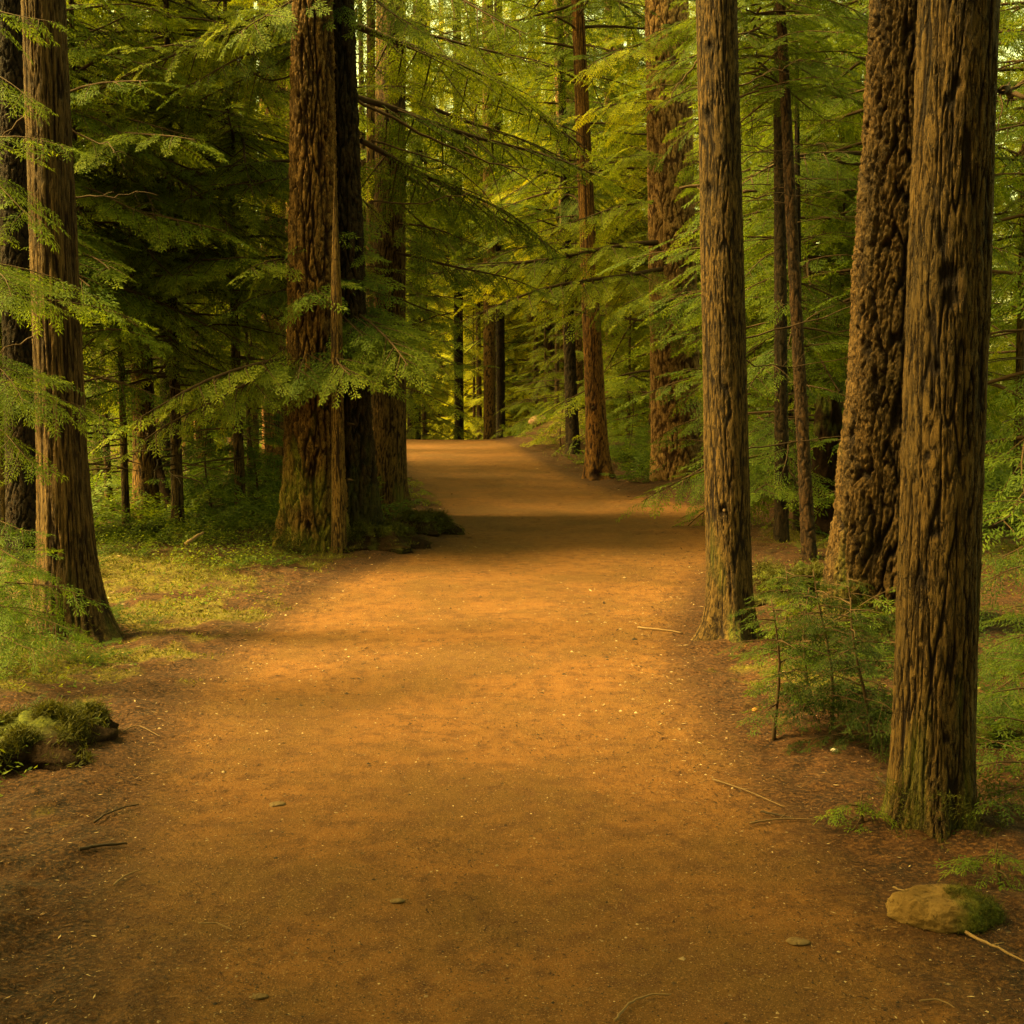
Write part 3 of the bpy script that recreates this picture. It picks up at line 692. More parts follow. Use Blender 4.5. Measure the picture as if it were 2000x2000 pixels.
for k in range(9):
    fill('conifer standing beyond the left wood, blurred into its green', 120 + 62 * k, 76 + (k * 7) % 19, 'full', k, 1.2, k * 1.3, (1.2, 1.15, .9), .14, 'conifers beyond the left wood', name='conifer')
fill('conifer seen in the gap between the black mossy fir and the straight ridged brown trunk', 692, 37, 'full', 0, 1.1, 2.2, Y1, .14, name='conifer')
fill('conifer far behind the great furrowed fir, left of it', 545, 43, 'full', 1, 1.1, .2, Y1, .14, name='conifer')
# a last belt of trees far behind, closing the wood
for k in range(40):
    px = -500 + 2900 * (k + .5 * rng.rand()) / 40
    fill('conifer of the most distant belt closing the view, indistinct in the wood', px, rng.uniform(80, 105), 'full', k, rng.uniform(1.6, 2.1), rng.uniform(0, 6), tuple(np.array(Y1) * rng.uniform(.8, 1.2)), .2, 'most distant belt of conifers', name='conifer')
#@@PART2
# ------------------------------------------------------------------ boughs that show individually
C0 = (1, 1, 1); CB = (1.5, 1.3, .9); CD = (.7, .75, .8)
_bs = 900
def boughs(root, base, rows):
    global _bs
    for (a, b, da, db, wd, col, roll) in rows:
        r_ = np.random.RandomState(_bs)
        for q in range(2 if (root is bigfir and b[0] < a[0]) or root is pole else 1):
            _bs += 7; j = r_.uniform(-1, 1, 4) * q
            a2 = (a[0] + 12 * j[0], a[1] + 40 * j[1]); b2 = (b[0] + (60 if root is bigfir else 25) * j[2], b[1] + (55 if root is bigfir else 25) * j[3])
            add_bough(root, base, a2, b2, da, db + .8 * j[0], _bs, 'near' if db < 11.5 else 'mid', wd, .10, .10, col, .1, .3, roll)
boughs(bigfir, bb, [
    ((630, 640), (272, 838), 13.4, 11.8, .34, CB, .25),
    ((665, 190), (1110, 335), 14.0, 16.4, .30, C0, .1),
    ((668, 40), (1120, 275), 14.0, 16.8, .30, CB, .2), ((600, 25), (185, 165), 13.5, 12.2, .36, CB, .3), ((600, 90), (330, 215), 13.5, 12.8, .40, C0, .3),
    ((650, -40), (420, 60), 13.5, 12.8, .5, C0, .3), ((680, 270), (1010, 450), 14.0, 16.6, .34, C0, .1),
    ((560, 330), (330, 380), 14.0, 13.2, .42, C0, .2), ((560, 540), (420, 590), 13.8, 13.0, .5, C0, .2),
    ((680, -60), (1000, 60), 14.0, 13.2, .5, CB, .3), ((640, -60), (780, 60), 13.5, 12.5, .5, CB, .3)])
boughs(pole, pb, [((635, 620), (842, 645), 13.6, 13.0, .50, CB, .35), ((635, 600), (790, 665), 13.6, 12.7, .5, CB, .3), ((635, 590), (500, 690), 13.6, 12.6, .5, CB, .3), ((632, 540), (742, 560), 13.6, 13.0, .5, C0, .3),
    ((630, 480), (470, 520), 13.6, 12.6, .46, CB, .3), ((632, 640), (550, 705), 13.6, 12.8, .6, C0, .3), ((632, 470), (700, 480), 13.6, 12.9, .55, CB, .3), ((632, 620), (655, 690), 13.6, 12.3, .6, CB, .3),
    ((631, 500), (590, 560), 13.6, 12.4, .6, C0, .3), ((631, 460), (560, 440), 13.6, 12.8, .5, C0, .3), ((631, 560), (690, 620), 13.6, 12.6, .55, C0, .3), ((632, 425), (600, 470), 13.6, 13.0, .6, CB, .3), ((632, 415), (665, 455), 13.6, 13.1, .6, CB, .3), ((632, 400), (640, 440), 13.6, 13.1, .6, C0, .3)])
boughs(brown, wb_, [((748, 480), (1010, 545), 15.6, 16.4, .42, C0, .25), ((750, 330), (1060, 480), 15.6, 16.5, .42, C0, .2), ((745, 560), (900, 630), 15.6, 15.8, .4, C0, .2),
    ((750, 180), (1090, 320), 15.6, 17, .42, CB, .2), ((748, 60), (1050, 130), 15.6, 16.5, .45, CB, .3), ((752, 420), (930, 470), 15.6, 15.0, .5, C0, .2)])
boughs(pinkfir, pfb, [((1250, 462), (790, 528), 21, 19.5, .30, Y1, .3), ((1250, 505), (870, 600), 21, 19.0, .30, Y1, .25), ((1240, 70), (1095, 135), 21, 20, .5, Y2, .3),
    ((1260, 190), (1085, 215), 21, 20, .5, Y2, .3), ((1245, 290), (1100, 310), 21, 20, .5, Y1, .3), ((1300, 130), (1400, 90), 21, 20.5, .5, Y1, .3),
    ((1310, 520), (1250, 625), 21, 19.6, .5, C0, .0), ((1240, 380), (1010, 440), 21, 20, .4, Y1, .3), ((1300, 300), (1400, 330), 21, 20, .5, Y1, .3)])
boughs(orange, ob, [((1112, 570), (1180, 620), 22, 21.6, .5, C0, .2), ((1108, 590), (1010, 585), 22, 21.5, .5, Y1, .2)])
for root, base, rows in ((bigfir, bb, [([(672, 188, 14.0), (790, 250, 14), (900, 300, 14.2), (1000, 320, 14.4)], .022), ([(672, 20, 13.9), (668, 60, 13.5), (655, 90, 13.3)], .02),
                                       ([(700, 380, 13.8), (800, 382, 13.6), (905, 358, 13.5)], .012), ([(560, 135, 13.6), (500, 150, 13.3), (400, 60, 13.0)], .014),
                                       ([(640, 592, 13.6), (560, 590, 13.4), (490, 605, 13.2)], .012), ([(560, 330, 13.6), (480, 345, 13.3), (370, 350, 13.1)], .012), ([(700, 265, 14), (860, 320, 14.1), (960, 420, 14.3)], .012)]),
                         (brown, wb_, [([(755, 150, 15.6), (900, 190, 16), (1090, 250, 16.5)], .022), ([(755, 385, 15.4), (840, 460, 15.4), (830, 520, 15.3)], .012), ([(760, 620, 15.5), (840, 590, 15.5), (900, 600, 15.4)], .012)]),
                         (midr, mb_, [([(1318, 112, mdp), (1285, 150, mdp), (1258, 200, mdp - .2)], .008), ([(1388, 165, mdp), (1440, 140, mdp), (1510, 112, mdp)], .007),
                                      ([(1390, 290, mdp), (1500, 280, mdp + .4), (1630, 268, mdp + .6)], .004), ([(1390, 640, mdp), (1520, 610, mdp + .5), (1690, 545, mdp + .8)], .008),
                                      ([(1395, 680, mdp), (1500, 690, mdp + .5), (1660, 655, mdp + .6)], .006), ([(1395, 370, mdp), (1500, 365, mdp + .4), (1640, 385, mdp + .6)], .005),
                                      ([(1400, 850, mdp), (1520, 830, mdp + .6), (1650, 815, mdp + .8)], .006), ([(1318, 350, mdp - .1), (1330, 400, mdp - .25), (1335, 450, mdp - .3)], .005)]),
                         (front, fb, [([(1872, 168, fdp), (1905, 175, fdp), (1960, 205, fdp - .1)], .020), ([(1890, 172, fdp), (1920, 160, fdp + .1), (1965, 150, fdp + .2)], .012), ([(1885, 176, fdp), (1878, 240, fdp - .1), (1868, 285, fdp - .1)], .003)]),
                         (cedar, cb, [([(60, 205, cdp), (20, 240, cdp), (-20, 300, cdp)], .010), ([(120, 235, cdp), (190, 268, cdp), (230, 290, cdp - .2)], .007), ([(75, 620, cdp - .2), (40, 645, cdp - .3), (-20, 680, cdp - .4)], .010),
                                      ([(120, 370, cdp), (200, 372, cdp), (260, 360, cdp)], .008), ([(135, 720, cdp), (200, 712, cdp), (240, 720, cdp)], .008)])):
    for q, (pts, r) in enumerate(rows): add_snag(root, base, pts, r, 40 + q, 4)
add_stub(midr, mb_, 1332, 212, mdp - .15, .10, .020, -1.9); add_stub(midr, mb_, 1326, 352, mdp - .1, .16, .016, 3.0); add_stub(midr, mb_, 1402, 362, mdp - .1, .10, .014, -.5)
add_stub(midr, mb_, 1366, 962, mdp - .16, .09, .017, -1.7); add_stub(front, fb, 1766, 1003, fdp - .17, .07, .018, -1.5); add_stub(front, fb, 1788, 515, fdp - .17, .06, .022, -1.4); add_stub(front, fb, 1803, 158, fdp - .16, .05, .016, -1.5)
add_stub(orange, ob, 1120, 770, odp - .2, .18, .035, -1.8); add_stub(pole, pb, 655, 800, pdp - .05, .10, .014, -.6); add_stub(pole, pb, 655, 905, pdp - .05, .08, .014, -.6)

# ------------------------------------------------------------------ saplings and low sprays
def sapling(label, loc, h, seed, nb=14, bl=.55, col=(1, 1, 1), lod='near', lean=(0, 0), extra=(), name='hemlock_sapling', z0=.15, spacing=.075, cat='sapling', r=.012):
    rng = np.random.RandomState(seed); root = thing(name, label, cat, loc)
    s = np.linspace(0, 1, 8); P = np.stack([lean[0] * s * h + .03 * h * np.sin(s * 5 + seed), lean[1] * s * h + .02 * h * np.cos(s * 4 + seed), s * h * 1.0 - .05], -1)
    mb = MB(); Vt, Qt = tube(P, np.linspace(r, r * .25, 8), 6); mb.add(Vt, Qt, 0, .2)
    link('stem', mb.mesh('stem', [WOOD], True), root)
    mb = MB(); az = rng.uniform(0, 6)
    for k in range(nb):
        t = z0 + (1 - z0) * k / nb; az += 2.4 + rng.uniform(-.4, .4); L = bl * (1 - .7 * t) * rng.uniform(.7, 1.25)
        p = np.array([np.interp(t, s, P[:, j]) for j in range(3)])
        bough(mb, L, rng, rotm(az, rng.uniform(-.25, .1), rng.uniform(-.2, .2)), p, rng.uniform(.42, .55), .2, lod, .1, spacing, .12, .005)
    for a, b, da, db, wd in extra:
        A = at_depth(*a, da) - np.array(loc); B = at_depth(*b, db) - np.array(loc); D = B - A; L = np.linalg.norm(D)
        bough(mb, L, rng, rotm(math.atan2(D[1], D[0]), -math.asin(D[2] / L), rng.uniform(-.15, .3)), A, wd, .10, 'near', .10, .065, .1, .006, .3)
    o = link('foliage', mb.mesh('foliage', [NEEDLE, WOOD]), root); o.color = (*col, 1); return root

def gp(px, py, dz=0.):
    p = hit(px, py); return np.array([p[0], p[1], float(ground_z(p[0], p[1])) + dz])
def gd(px, d):
    p = ground_at(px, d); p[2] = float(ground_z(p[0], p[1])); return p
sapling('sapling leaning in from the left edge, its feathery sprays crossing the cedar trunk', gd(-75, 7.0), 3.2, 3, 10, .5, (1.15, 1.15, 1.0), extra=[
    ((-70, 700), (215, 800), 7, 6.8, .36), ((-70, 742), (95, 712), 7, 6.7, .4), ((-60, 770), (75, 880), 7, 6.6, .5), ((-70, 480), (185, 560), 7, 6.9, .34), ((-60, 545), (250, 600), 7, 7.4, .30),
    ((-70, 260), (135, 275), 7, 6.7, .36), ((-60, 120), (60, 190), 7, 6.6, .5), ((-60, 640), (40, 760), 7, 6.3, .5), ((-60, 300), (60, 420), 7, 6.5, .5), ((-70, 20), (95, 40), 7, 6.7, .4), ((-60, 480), (30, 560), 7, 6.2, .5)], z0=.1)
sapling('low bushy sapling at the left edge beside the flared cedar foot', gd(-25, 7.3), .9, 4, 20, .7, (.75, .85, .85), extra=[((-60, 1090), (185, 1130), 6.9, 6.9, .4), ((-60, 1130), (140, 1190), 6.9, 6.7, .45),
    ((-60, 1020), (70, 1070), 7, 6.7, .5), ((-60, 1170), (70, 1230), 6.8, 6.5, .5), ((-60, 960), (60, 1010), 7, 6.8, .5)])
sapling('spindly sapling with dark stem among the low plants right of the path', gp(1468, 1402), .75, 5, 10, .28, (.55, .6, .6), z0=.3, lean=(-.05, 0), spacing=.06)
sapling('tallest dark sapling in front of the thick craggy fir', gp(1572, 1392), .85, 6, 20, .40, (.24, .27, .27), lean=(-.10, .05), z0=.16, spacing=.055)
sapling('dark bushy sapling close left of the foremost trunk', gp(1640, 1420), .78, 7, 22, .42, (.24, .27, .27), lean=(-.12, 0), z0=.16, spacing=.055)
sapling('small sapling with one pale arching spray before the craggy fir', gp(1520, 1330), .7, 8, 10, .4, (.75, .75, .65), z0=.3, extra=[((1560, 1180), (1690, 1110), 6.8, 6.6, .4), ((1570, 1150), (1460, 1090), 7, 6.9, .4)])
sapling('spreading sapling right of the foremost trunk, sprays almost touching its bark', gd(1985, 5.3), .7, 9, 12, .45, (.6, .64, .6), extra=[((2000, 1440), (1815, 1455), 5.2, 4.9, .45), ((2000, 1520), (1800, 1560), 5.1, 4.7, .45), ((2000, 1400), (1840, 1405), 5.3, 5.2, .4),
    ((1990, 1560), (1850, 1620), 5, 4.7, .5), ((1990, 1480), (1870, 1510), 5, 4.6, .5)])
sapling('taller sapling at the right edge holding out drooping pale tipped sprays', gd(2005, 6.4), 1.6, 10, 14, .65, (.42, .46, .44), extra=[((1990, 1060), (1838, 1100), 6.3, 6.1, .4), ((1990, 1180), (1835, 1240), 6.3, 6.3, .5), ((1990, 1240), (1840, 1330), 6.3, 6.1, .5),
    ((1990, 1010), (1870, 1060), 6.3, 6.2, .4), ((1990, 1290), (1850, 1330), 6.3, 5.9, .5)])
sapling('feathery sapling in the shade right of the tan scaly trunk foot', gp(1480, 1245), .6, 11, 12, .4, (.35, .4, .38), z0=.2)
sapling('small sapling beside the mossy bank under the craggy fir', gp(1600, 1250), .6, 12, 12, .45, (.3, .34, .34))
sapling('layered sapling in the dark left of the great fir foot', gp(480, 985), 1.7, 13, 26, 1.1, (.8, .9, .9), 'mid', spacing=.1, r=.02)
sapling('wide low sapling between the splayed trunk and the great fir', gp(395, 985), 1.3, 14, 24, 1.2, (.75, .85, .85), 'mid', spacing=.1, r=.02)
sapling('small sapling fringing the foot of the straight ridged brown trunk', gp(775, 955), .5, 15, 12, .6, (1.2, 1.1, .9), 'mid', spacing=.1)
sapling('sapling with yellow sprays on the mound right of the crest', gp(1060, 845), 1.5, 16, 24, 1.3, (1.6, 1.4, .9), 'mid', spacing=.13, r=.02)
sapling('dark sapling between the orange trunk and the pinkish fir', gp(1190, 880), 1.6, 17, 26, 1.3, (.9, .95, .9), 'mid', spacing=.12, r=.02)
sapling('round sapling in the dim gap behind the tan scaly trunk', gp(1445, 960), 1.9, 18, 26, 1.0, (.9, 1, .9), 'mid', spacing=.12, r=.02)
sapling('tiny seedling at the outer edge of the litter beyond the boulder', gp(1880, 1690), .20, 19, 7, .16, (1.1, 1.1, .9), spacing=.05)
sapling('tiny pale seedling right by the path side of the foremost trunk', gp(1625, 1570), .16, 20, 6, .14, (1.2, 1.2, .9), spacing=.05)

# ------------------------------------------------------------------ stuff: undergrowth, moss, litter, grit
def scatter(n, x0, x1, y0, y1, rng):
    """more points near the camera than far away"""
    u = rng.rand(n); y = y0 * (y1 / y0) ** u; x = x0 * y + (x1 - x0) * y * rng.rand(n); return x, y

def undergrowth(name, label, n, y0, y1, seed, lod, lens, pdmin):
    rng = np.random.RandomState(seed); mb = MB(); x, y = scatter(n, -.62, .62, y0, y1, rng); pd = path_dist(x, y)
    den = perlin(x / 1.8, y / 1.8, .2, 30)
    keep = (pd > pdmin) & (den + .25 * sstep(.5, 3, pd) > .02); x, y, pd = x[keep], y[keep], pd[keep]; z = ground_z(x, y, pd)
    for px, py, pz, d in zip(x, y, z, pd):
        k = rng.randint(4, 8); a0 = rng.uniform(0, 6.28); sc = min(1, .45 + d * .35)
        tint = rng.normal(0, .1)
        for j in range(k):
            L = rng.uniform(*lens) * sc; m = rotm(a0 + j * 6.28 / k + rng.uniform(-.3, .3), -rng.uniform(.2, .9), rng.uniform(-.4, .4))
            Vf, Qf, Tf = get_frond(L, lod, rng); mb.add(Vf @ m.T + [px, py, pz], Qf, 0, np.clip(Tf + tint - .1, 0, 1))
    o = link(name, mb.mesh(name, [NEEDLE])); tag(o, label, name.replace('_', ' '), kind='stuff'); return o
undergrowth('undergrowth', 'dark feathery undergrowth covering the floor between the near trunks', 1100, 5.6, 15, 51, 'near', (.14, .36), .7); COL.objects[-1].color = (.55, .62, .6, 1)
undergrowth('undergrowth', 'feathery undergrowth covering the floor of the wood farther back', 1500, 14, 55, 52, 'far', (.4, 1.0), .7)

def leaf_quads(x, y, z, l, w_, rng, tilt=.6, up=0.):
    n = len(x); a = rng.uniform(0, 6.28, n)
    D = np.stack([np.cos(a), np.sin(a), rng.normal(up, tilt, n)], -1); D /= np.linalg.norm(D, axis=1)[:, None]
    Up = np.stack([rng.normal(0, tilt, n), rng.normal(0, tilt, n), np.ones(n)], -1); W = np.cross(Up, D); W /= np.linalg.norm(W, axis=1)[:, None]
    C = np.stack([x, y, z], -1); l = np.broadcast_to(l, (n,))[:, None]; w_ = np.broadcast_to(w_, (n,))[:, None]
    P = np.stack([C, C + D * l * .5 + W * w_ * .5, C + D * l, C + D * l * .5 - W * w_ * .5], 1)
    return P.reshape(-1, 3), np.arange(n * 4).reshape(-1, 4)

def stuff_mesh(name, label, V_, Q_, T_, m, cat):
    o = link(name, make_mesh(name, V_, Q_, [m], None, {'tint': np.clip(T_, 0, 1)})); tag(o, label, cat, kind='stuff'); return o

# leafy ground cover on the left bank and here and there in the wood
rng = np.random.RandomState(61)
xs, ys_, zs_ = [], [], []
for (cx, cy, sx, sy, n) in [(-4.3, 12.4, 1.5, 1.3, 9000), (-3.0, 13.5, .8, .7, 3500), (-2.7, 11.3, .6, .6, 1600), (-2.6, 9.6, .45, .5, 700), (-2.9, 6.9, .5, .5, 700), (3.6, 11, 1.0, 1.6, 2000), (-4.4, 8.5, .8, 1.0, 2200), (2.3, 6.2, .4, .4, 500), (2.2, 29, 2, 5, 3000), (-2.5, 5.2, .35, .5, 900)]:
    x = rng.normal(cx, sx * .6, n); y = rng.normal(cy, sy * .6, n); k = perlin(x / .35, y / .35, .1, 33)
    ok = (path_dist(x, y) > .2) & (k > -.15); x, y, k = x[ok], y[ok], k[ok]
    xs.append(x); ys_.append(y); zs_.append(ground_z(x, y) + rng.rand(len(x)) * np.clip(.10 + .35 * k, .04, .4))
x = np.concatenate(xs); y = np.concatenate(ys_); z = np.concatenate(zs_)
Vq, Qq = leaf_quads(x, y, z, rng.uniform(.02, .04, len(x)), rng.uniform(.012, .022, len(x)), rng, .45)
stuff_mesh('ground_cover', 'small leaved green ground cover on the banks beside the path', Vq, Qq, np.repeat(rng.uniform(.15, 1, len(x)), 4), HERB, 'ground cover')

# moss blades
x, y = scatter(260000, -.56, .56, 4.2, 17, rng); mo = moss_amount(x, y); ok = (mo > .25) & (rng.rand(len(x)) < mo)
x, y = x[ok], y[ok]; pdv = path_dist(x, y); ok = pdv > .02; x, y, pdv = x[ok], y[ok], pdv[ok]; z = ground_z(x, y, pdv)
sz_ = np.clip(.0025 * y, .010, .03)
Vq, Qq = leaf_quads(x, y, z, sz_ * rng.uniform(.8, 1.8, len(x)), sz_ * .32, rng, .5, .9)
stuff_mesh('moss', 'yellow green moss carpeting patches of the banks', Vq, Qq, np.repeat(np.clip(rng.normal(.5, .22, len(x)), 0, 1), 4), MOSSM, 'moss')

# litter: needles, bark crumbs, twiglets
x, y = scatter(420000, -.50, .50, 2.9, 27, rng); pdv = path_dist(x, y)
p = np.where(pdv > .05, .75, np.where(pdv > -.30, .42, np.where(pdv > -.6, .12, .018 + .34 * sstep(.10, .5, perlin(x / .55, y / .8, .4, 71))))); ok = rng.rand(len(x)) < p
x, y, pdv = x[ok], y[ok], pdv[ok]; z = ground_z(x, y, pdv) + .003
l = np.clip(rng.lognormal(-4.45, .55, len(x)), .004, .035) * np.clip(y / 6, .7, 2.8)
Vq, Qq = leaf_quads(x, y, z, l, l * rng.uniform(.10, .34, len(x)), rng, .12, .06)
tq = np.clip(rng.beta(1.5, 2.4, len(x)) + (rng.rand(len(x)) < np.where(pdv > -.35, .075, .02)) * .5, 0, 1)
stuff_mesh('litter', 'fallen needles, bark crumbs and twiglets strewn along the path edges', Vq, Qq, np.repeat(tq, 4), LITTER, 'litter')

# grit on the path: little squashed stones
x, y = scatter(26000, -.42, .42, 2.9, 13, rng); pdv = path_dist(x, y); ok = pdv < .1; x, y, pdv = x[ok], y[ok], pdv[ok]; z = ground_z(x, y, pdv); n = len(x)
r_ = rng.lognormal(-5.75, .42, n) * np.clip(y / 5, .8, 1.6); a = rng.uniform(0, 6.28, n)
U0 = np.array([[1, 0, 0], [0, 1, 0], [-1, 0, 0], [0, -1, 0], [0, 0, 1]], float)
loc_ = U0[None] * rng.uniform(.55, 1.3, (n, 5, 1)) * r_[:, None, None]; loc_[..., 2] *= .55
ca, sa = np.cos(a)[:, None], np.sin(a)[:, None]
Vg = np.stack([loc_[..., 0] * ca - loc_[..., 1] * sa + x[:, None], loc_[..., 0] * sa + loc_[..., 1] * ca + y[:, None], loc_[..., 2] + z[:, None]], -1).reshape(-1, 3)
tri = np.array([[0, 1, 4], [1, 2, 4], [2, 3, 4], [3, 0, 4]])
Qg = (np.arange(n)[:, None, None] * 5 + tri[None]).reshape(-1, 3)
tg = np.clip(rng.beta(2, 2.6, n) + (rng.rand(n) < .045) * .40 - (rng.rand(n) < .35) * .35, 0, 1)
stuff_mesh('grit', 'fine pale and dark grit bedded in the path surface', Vg, Qg, np.repeat(tg, 5), GRIT, 'grit')

# ------------------------------------------------------------------ rocks, stumps, sticks
def rock_mat(name, a, b, moss):
    m, t, out = mat(name); co = obj_coord(t); n1 = noise(t, 6, 5, .65, co); n2 = noise(t, 45, 4, .7, co)
    c = mix(t, mrange(t, n1, .3, .7), a, b); c = mix(t, mrange(t, n2, .5, .25), c, tuple(q * .45 for q in a))
    c = mix(t, attr(t, 'moss'), c, mix(t, mrange(t, n2, .3, .7), (.02, .025, .006), (.08, .085, .012)))
    principled(t, out, c, .9, .06, bump(t, n2, .9, .014)); return m
ROCK = rock_mat('mossy_rock', (.085, .048, .016), (.15, .09, .034), True)
PALE = rock_mat('pale_rock', (.17, .095, .06), (.28, .17, .115), False)
FLAT = rock_mat('flat_stone', (0.0960, 0.0600, 0.0288), (0.1360, 0.0880, 0.0480), False)
ROT = rock_mat('rotten_wood', (0.0080, 0.0040, 0.0020), (0.0224, 0.0112, 0.0048), True)

def rock(name, label, cat, loc, size, seed, m, moss=None, rotz=0., n=40, facet=.22, parent=None):
    th = np.arange(n * 2) * np.pi / n; ph = np.linspace(-np.pi / 2, np.pi / 2, n)
    TH, PH = np.meshgrid(th, ph); d = np.stack([np.cos(PH) * np.cos(TH), np.cos(PH) * np.sin(TH), np.sin(PH)], -1)
    rng = np.random.RandomState(seed); r = np.ones(TH.shape)
    for k in range(9):
        nv = rng.normal(size=3); nv /= np.linalg.norm(nv); c = rng.uniform(.78, .96); q = d @ nv
        r = np.where(q * r > c, c / np.maximum(q, 1e-6), r)
    r = r * (1 + facet * .35 * perlin(d[..., 0] * 2, d[..., 1] * 2, d[..., 2] * 2, seed) + facet * .18 * perlin(d[..., 0] * 7, d[..., 1] * 7, d[..., 2] * 7, seed + 1))
    P = d * r[..., None]; P[..., 2] = np.where(P[..., 2] < 0, P[..., 2] * .6, P[..., 2])
    c, s = math.cos(rotz), math.sin(rotz); P = P * np.array(size); P = np.stack([P[..., 0] * c - P[..., 1] * s, P[..., 0] * s + P[..., 1] * c, P[..., 2]], -1)
    Vr = P.reshape(-1, 3); N2 = n * 2; ii = np.arange(n - 1)[:, None] * N2; j = np.arange(N2)[None]; j2 = (j + 1) % N2
    Qr = np.stack([ii + j, ii + j2, ii + N2 + j2, ii + N2 + j], -1).reshape(-1, 4)
    mo = moss(Vr) if moss else np.zeros(len(Vr))
    o = link(name, make_mesh(name, Vr, Qr, [m], None, {'moss': mo}, True), parent, loc)
    return tag(o, label, cat) if label else o

def moss_tufts(name, parent, Vsrc, amt, n, size, seed, mat_=MOSSM):
    rng = np.random.RandomState(seed); idx = rng.choice(len(Vsrc), n, p=amt / amt.sum()); P = Vsrc[idx] + rng.normal(0, size * .5, (n, 3))
    Vq, Qq = leaf_quads(P[:, 0], P[:, 1], P[:, 2], size * rng.uniform(.6, 1.6, n), size * .15, rng, .9, .1)
    o = link(name, make_mesh(name, Vq, Qq, [mat_], None, {'tint': np.repeat(np.clip(rng.normal(.12, .14, n), 0, 1), 4)}), parent); return o

b_root = thing('boulder', 'low tan boulder with dark moss over its right half at the path edge', 'boulder', gp(1788, 1762))
bmoss = lambda Vr: sstep(-.05, .05, Vr[:, 0] - .5 * Vr[:, 2] + .03 * perlin(Vr[:, 0] / .05, Vr[:, 1] / .05, Vr[:, 2] / .05, 4))
st = rock('stone', None, None, (0, .03, .01), (.175, .12, .085), 21, ROCK, bmoss, -.18, 48, .3, b_root)
vv = np.empty(len(st.data.vertices) * 3); st.data.vertices.foreach_get('co', vv); vv = vv.reshape(-1, 3) + [0, .03, .01]
am = bmoss(vv) * (vv[:, 2] > -.02) + 1e-6; moss_tufts('moss_cushion', b_root, vv, am, 5000, .014, 3)

p_root = gd(1017, 34.3); rock('rock', 'small pale pinkish rock on the mound above the path crest', 'rock', p_root + [0, 0, .10], (.30, .24, .20), 8, PALE, None, .3, 24, .3)
tag(rock('stone', 'flat pale stone lying on the path near the boulder', 'stone', gp(1505, 1784, .004), (.038, .024, .010), 31, FLAT, None, -.2, 16), )
rock('stone', 'small flat pale stone lying on the middle of the near path', 'stone', gp(750, 1705, .003), (.026, .018, .008), 32, FLAT, None, .2, 14)
rock('stone', 'dull flat stone bedded in the path, left of its middle', 'stone', gp(523, 1524, .002), (.036, .03, .010), 33, FLAT, None, .6, 14)
rock('stone', 'little pale stone on the path at the bottom of the picture', 'stone', gp(490, 1888, .003), (.024, .015, .008), 34, FLAT, None, .1, 14)
WHITE = rock_mat('white_stone', (.3, .25, .2), (.4, .34, .28), False)
rock('stone', 'white stone in the litter left of the foremost trunk', 'stone', gp(1574, 1433, .012), (.018, .013, .011), 35, WHITE, None, .1, 16)
ORA = tint_mat('orange_cap', [(0, (.20, .07, .014)), (1, (.28, .11, .028))])
def mushroom(label, loc):
    root = thing('mushroom', label, 'mushroom', loc); root.scale = (.55, .55, .55); t = np.linspace(0, 1, 9); n = 20; mb = MB()
    prof = [(0, .045), (.012, .044), (.022, .038), (.028, .030), (.031, .022), (.029, .017), (.006, .019)]
    th = np.arange(n) * 2 * np.pi / n; Vm = np.array([[r * math.cos(a), r * math.sin(a), z] for r, z in prof for a in th]); m = len(prof)
    ii = np.arange(m - 1)[:, None] * n; j = np.arange(n)[None]; j2 = (j + 1) % n
    mb.add(Vm, np.stack([ii + j, ii + n + j, ii + n + j2, ii + j2], -1).reshape(-1, 4), 0, .7); link('cap', mb.mesh('cap', [ORA], True), root)
    mb = MB(); Vt, Qt = tube([[0, 0, -.01], [.001, 0, .02], [0, 0, .034]], [.009, .007, .006], 8); mb.add(Vt, Qt, 0, .9); link('stalk', mb.mesh('stalk', [STICK], True), root)
mushroom('small orange mushroom at the mossy right path edge', gp(1424, 1346))

def stump_mesh(name, parent, r, h, seed, top_rag=.1, moss=.8):
    n = 60; zs = np.linspace(-.15, h, 30); TH, ZZ = np.meshgrid(np.arange(n) * 2 * np.pi / n, zs)
    rr = r * (1 - .25 * np.clip(ZZ / h, 0, 1) ** 2) * (1 + .7 * np.exp(-np.clip(ZZ, 0, None) / .10) * (1 + .6 * np.cos(5 * TH + seed))) + r * .24 * perlin(np.cos(TH) * 3, np.sin(TH) * 3, ZZ / .12, seed) + r * .22 * perlin(np.cos(TH) * 8, np.sin(TH) * 8, ZZ / .05, seed) + r * .12 * perlin(np.cos(TH) * 20, np.sin(TH) * 20, ZZ / .02, seed)
    zz = ZZ + (ZZ / h) * top_rag * perlin(np.cos(TH) * 2, np.sin(TH) * 2, 0 * ZZ, seed + 3)
    Vs = np.stack([rr * np.cos(TH), rr * np.sin(TH), zz], -1).reshape(-1, 3); Vs = np.concatenate([Vs, [[0, 0, h * .9]]]); m = len(zs)
    ii = np.arange(m - 1)[:, None] * n; j = np.arange(n)[None]; j2 = (j + 1) % n
    Qs = np.stack([ii + j, ii + j2, ii + n + j2, ii + n + j], -1).reshape(-1, 4); jj = np.arange(0, n, 2); b0 = (m - 1) * n
    Qs = np.concatenate([Qs, np.stack([b0 + jj, b0 + (jj + 1) % n, b0 + (jj + 2) % n, np.full(len(jj), len(Vs) - 1)], -1)])
    mo = sstep(.3, .7, moss * .6 + .5 * perlin(Vs[:, 0] / .12, Vs[:, 1] / .12, Vs[:, 2] / .12, seed) + .3 * (Vs[:, 2] > h * .7))
    return link(name, make_mesh(name, Vs, Qs, [ROT], None, {'moss': mo}, True), parent), Vs, mo
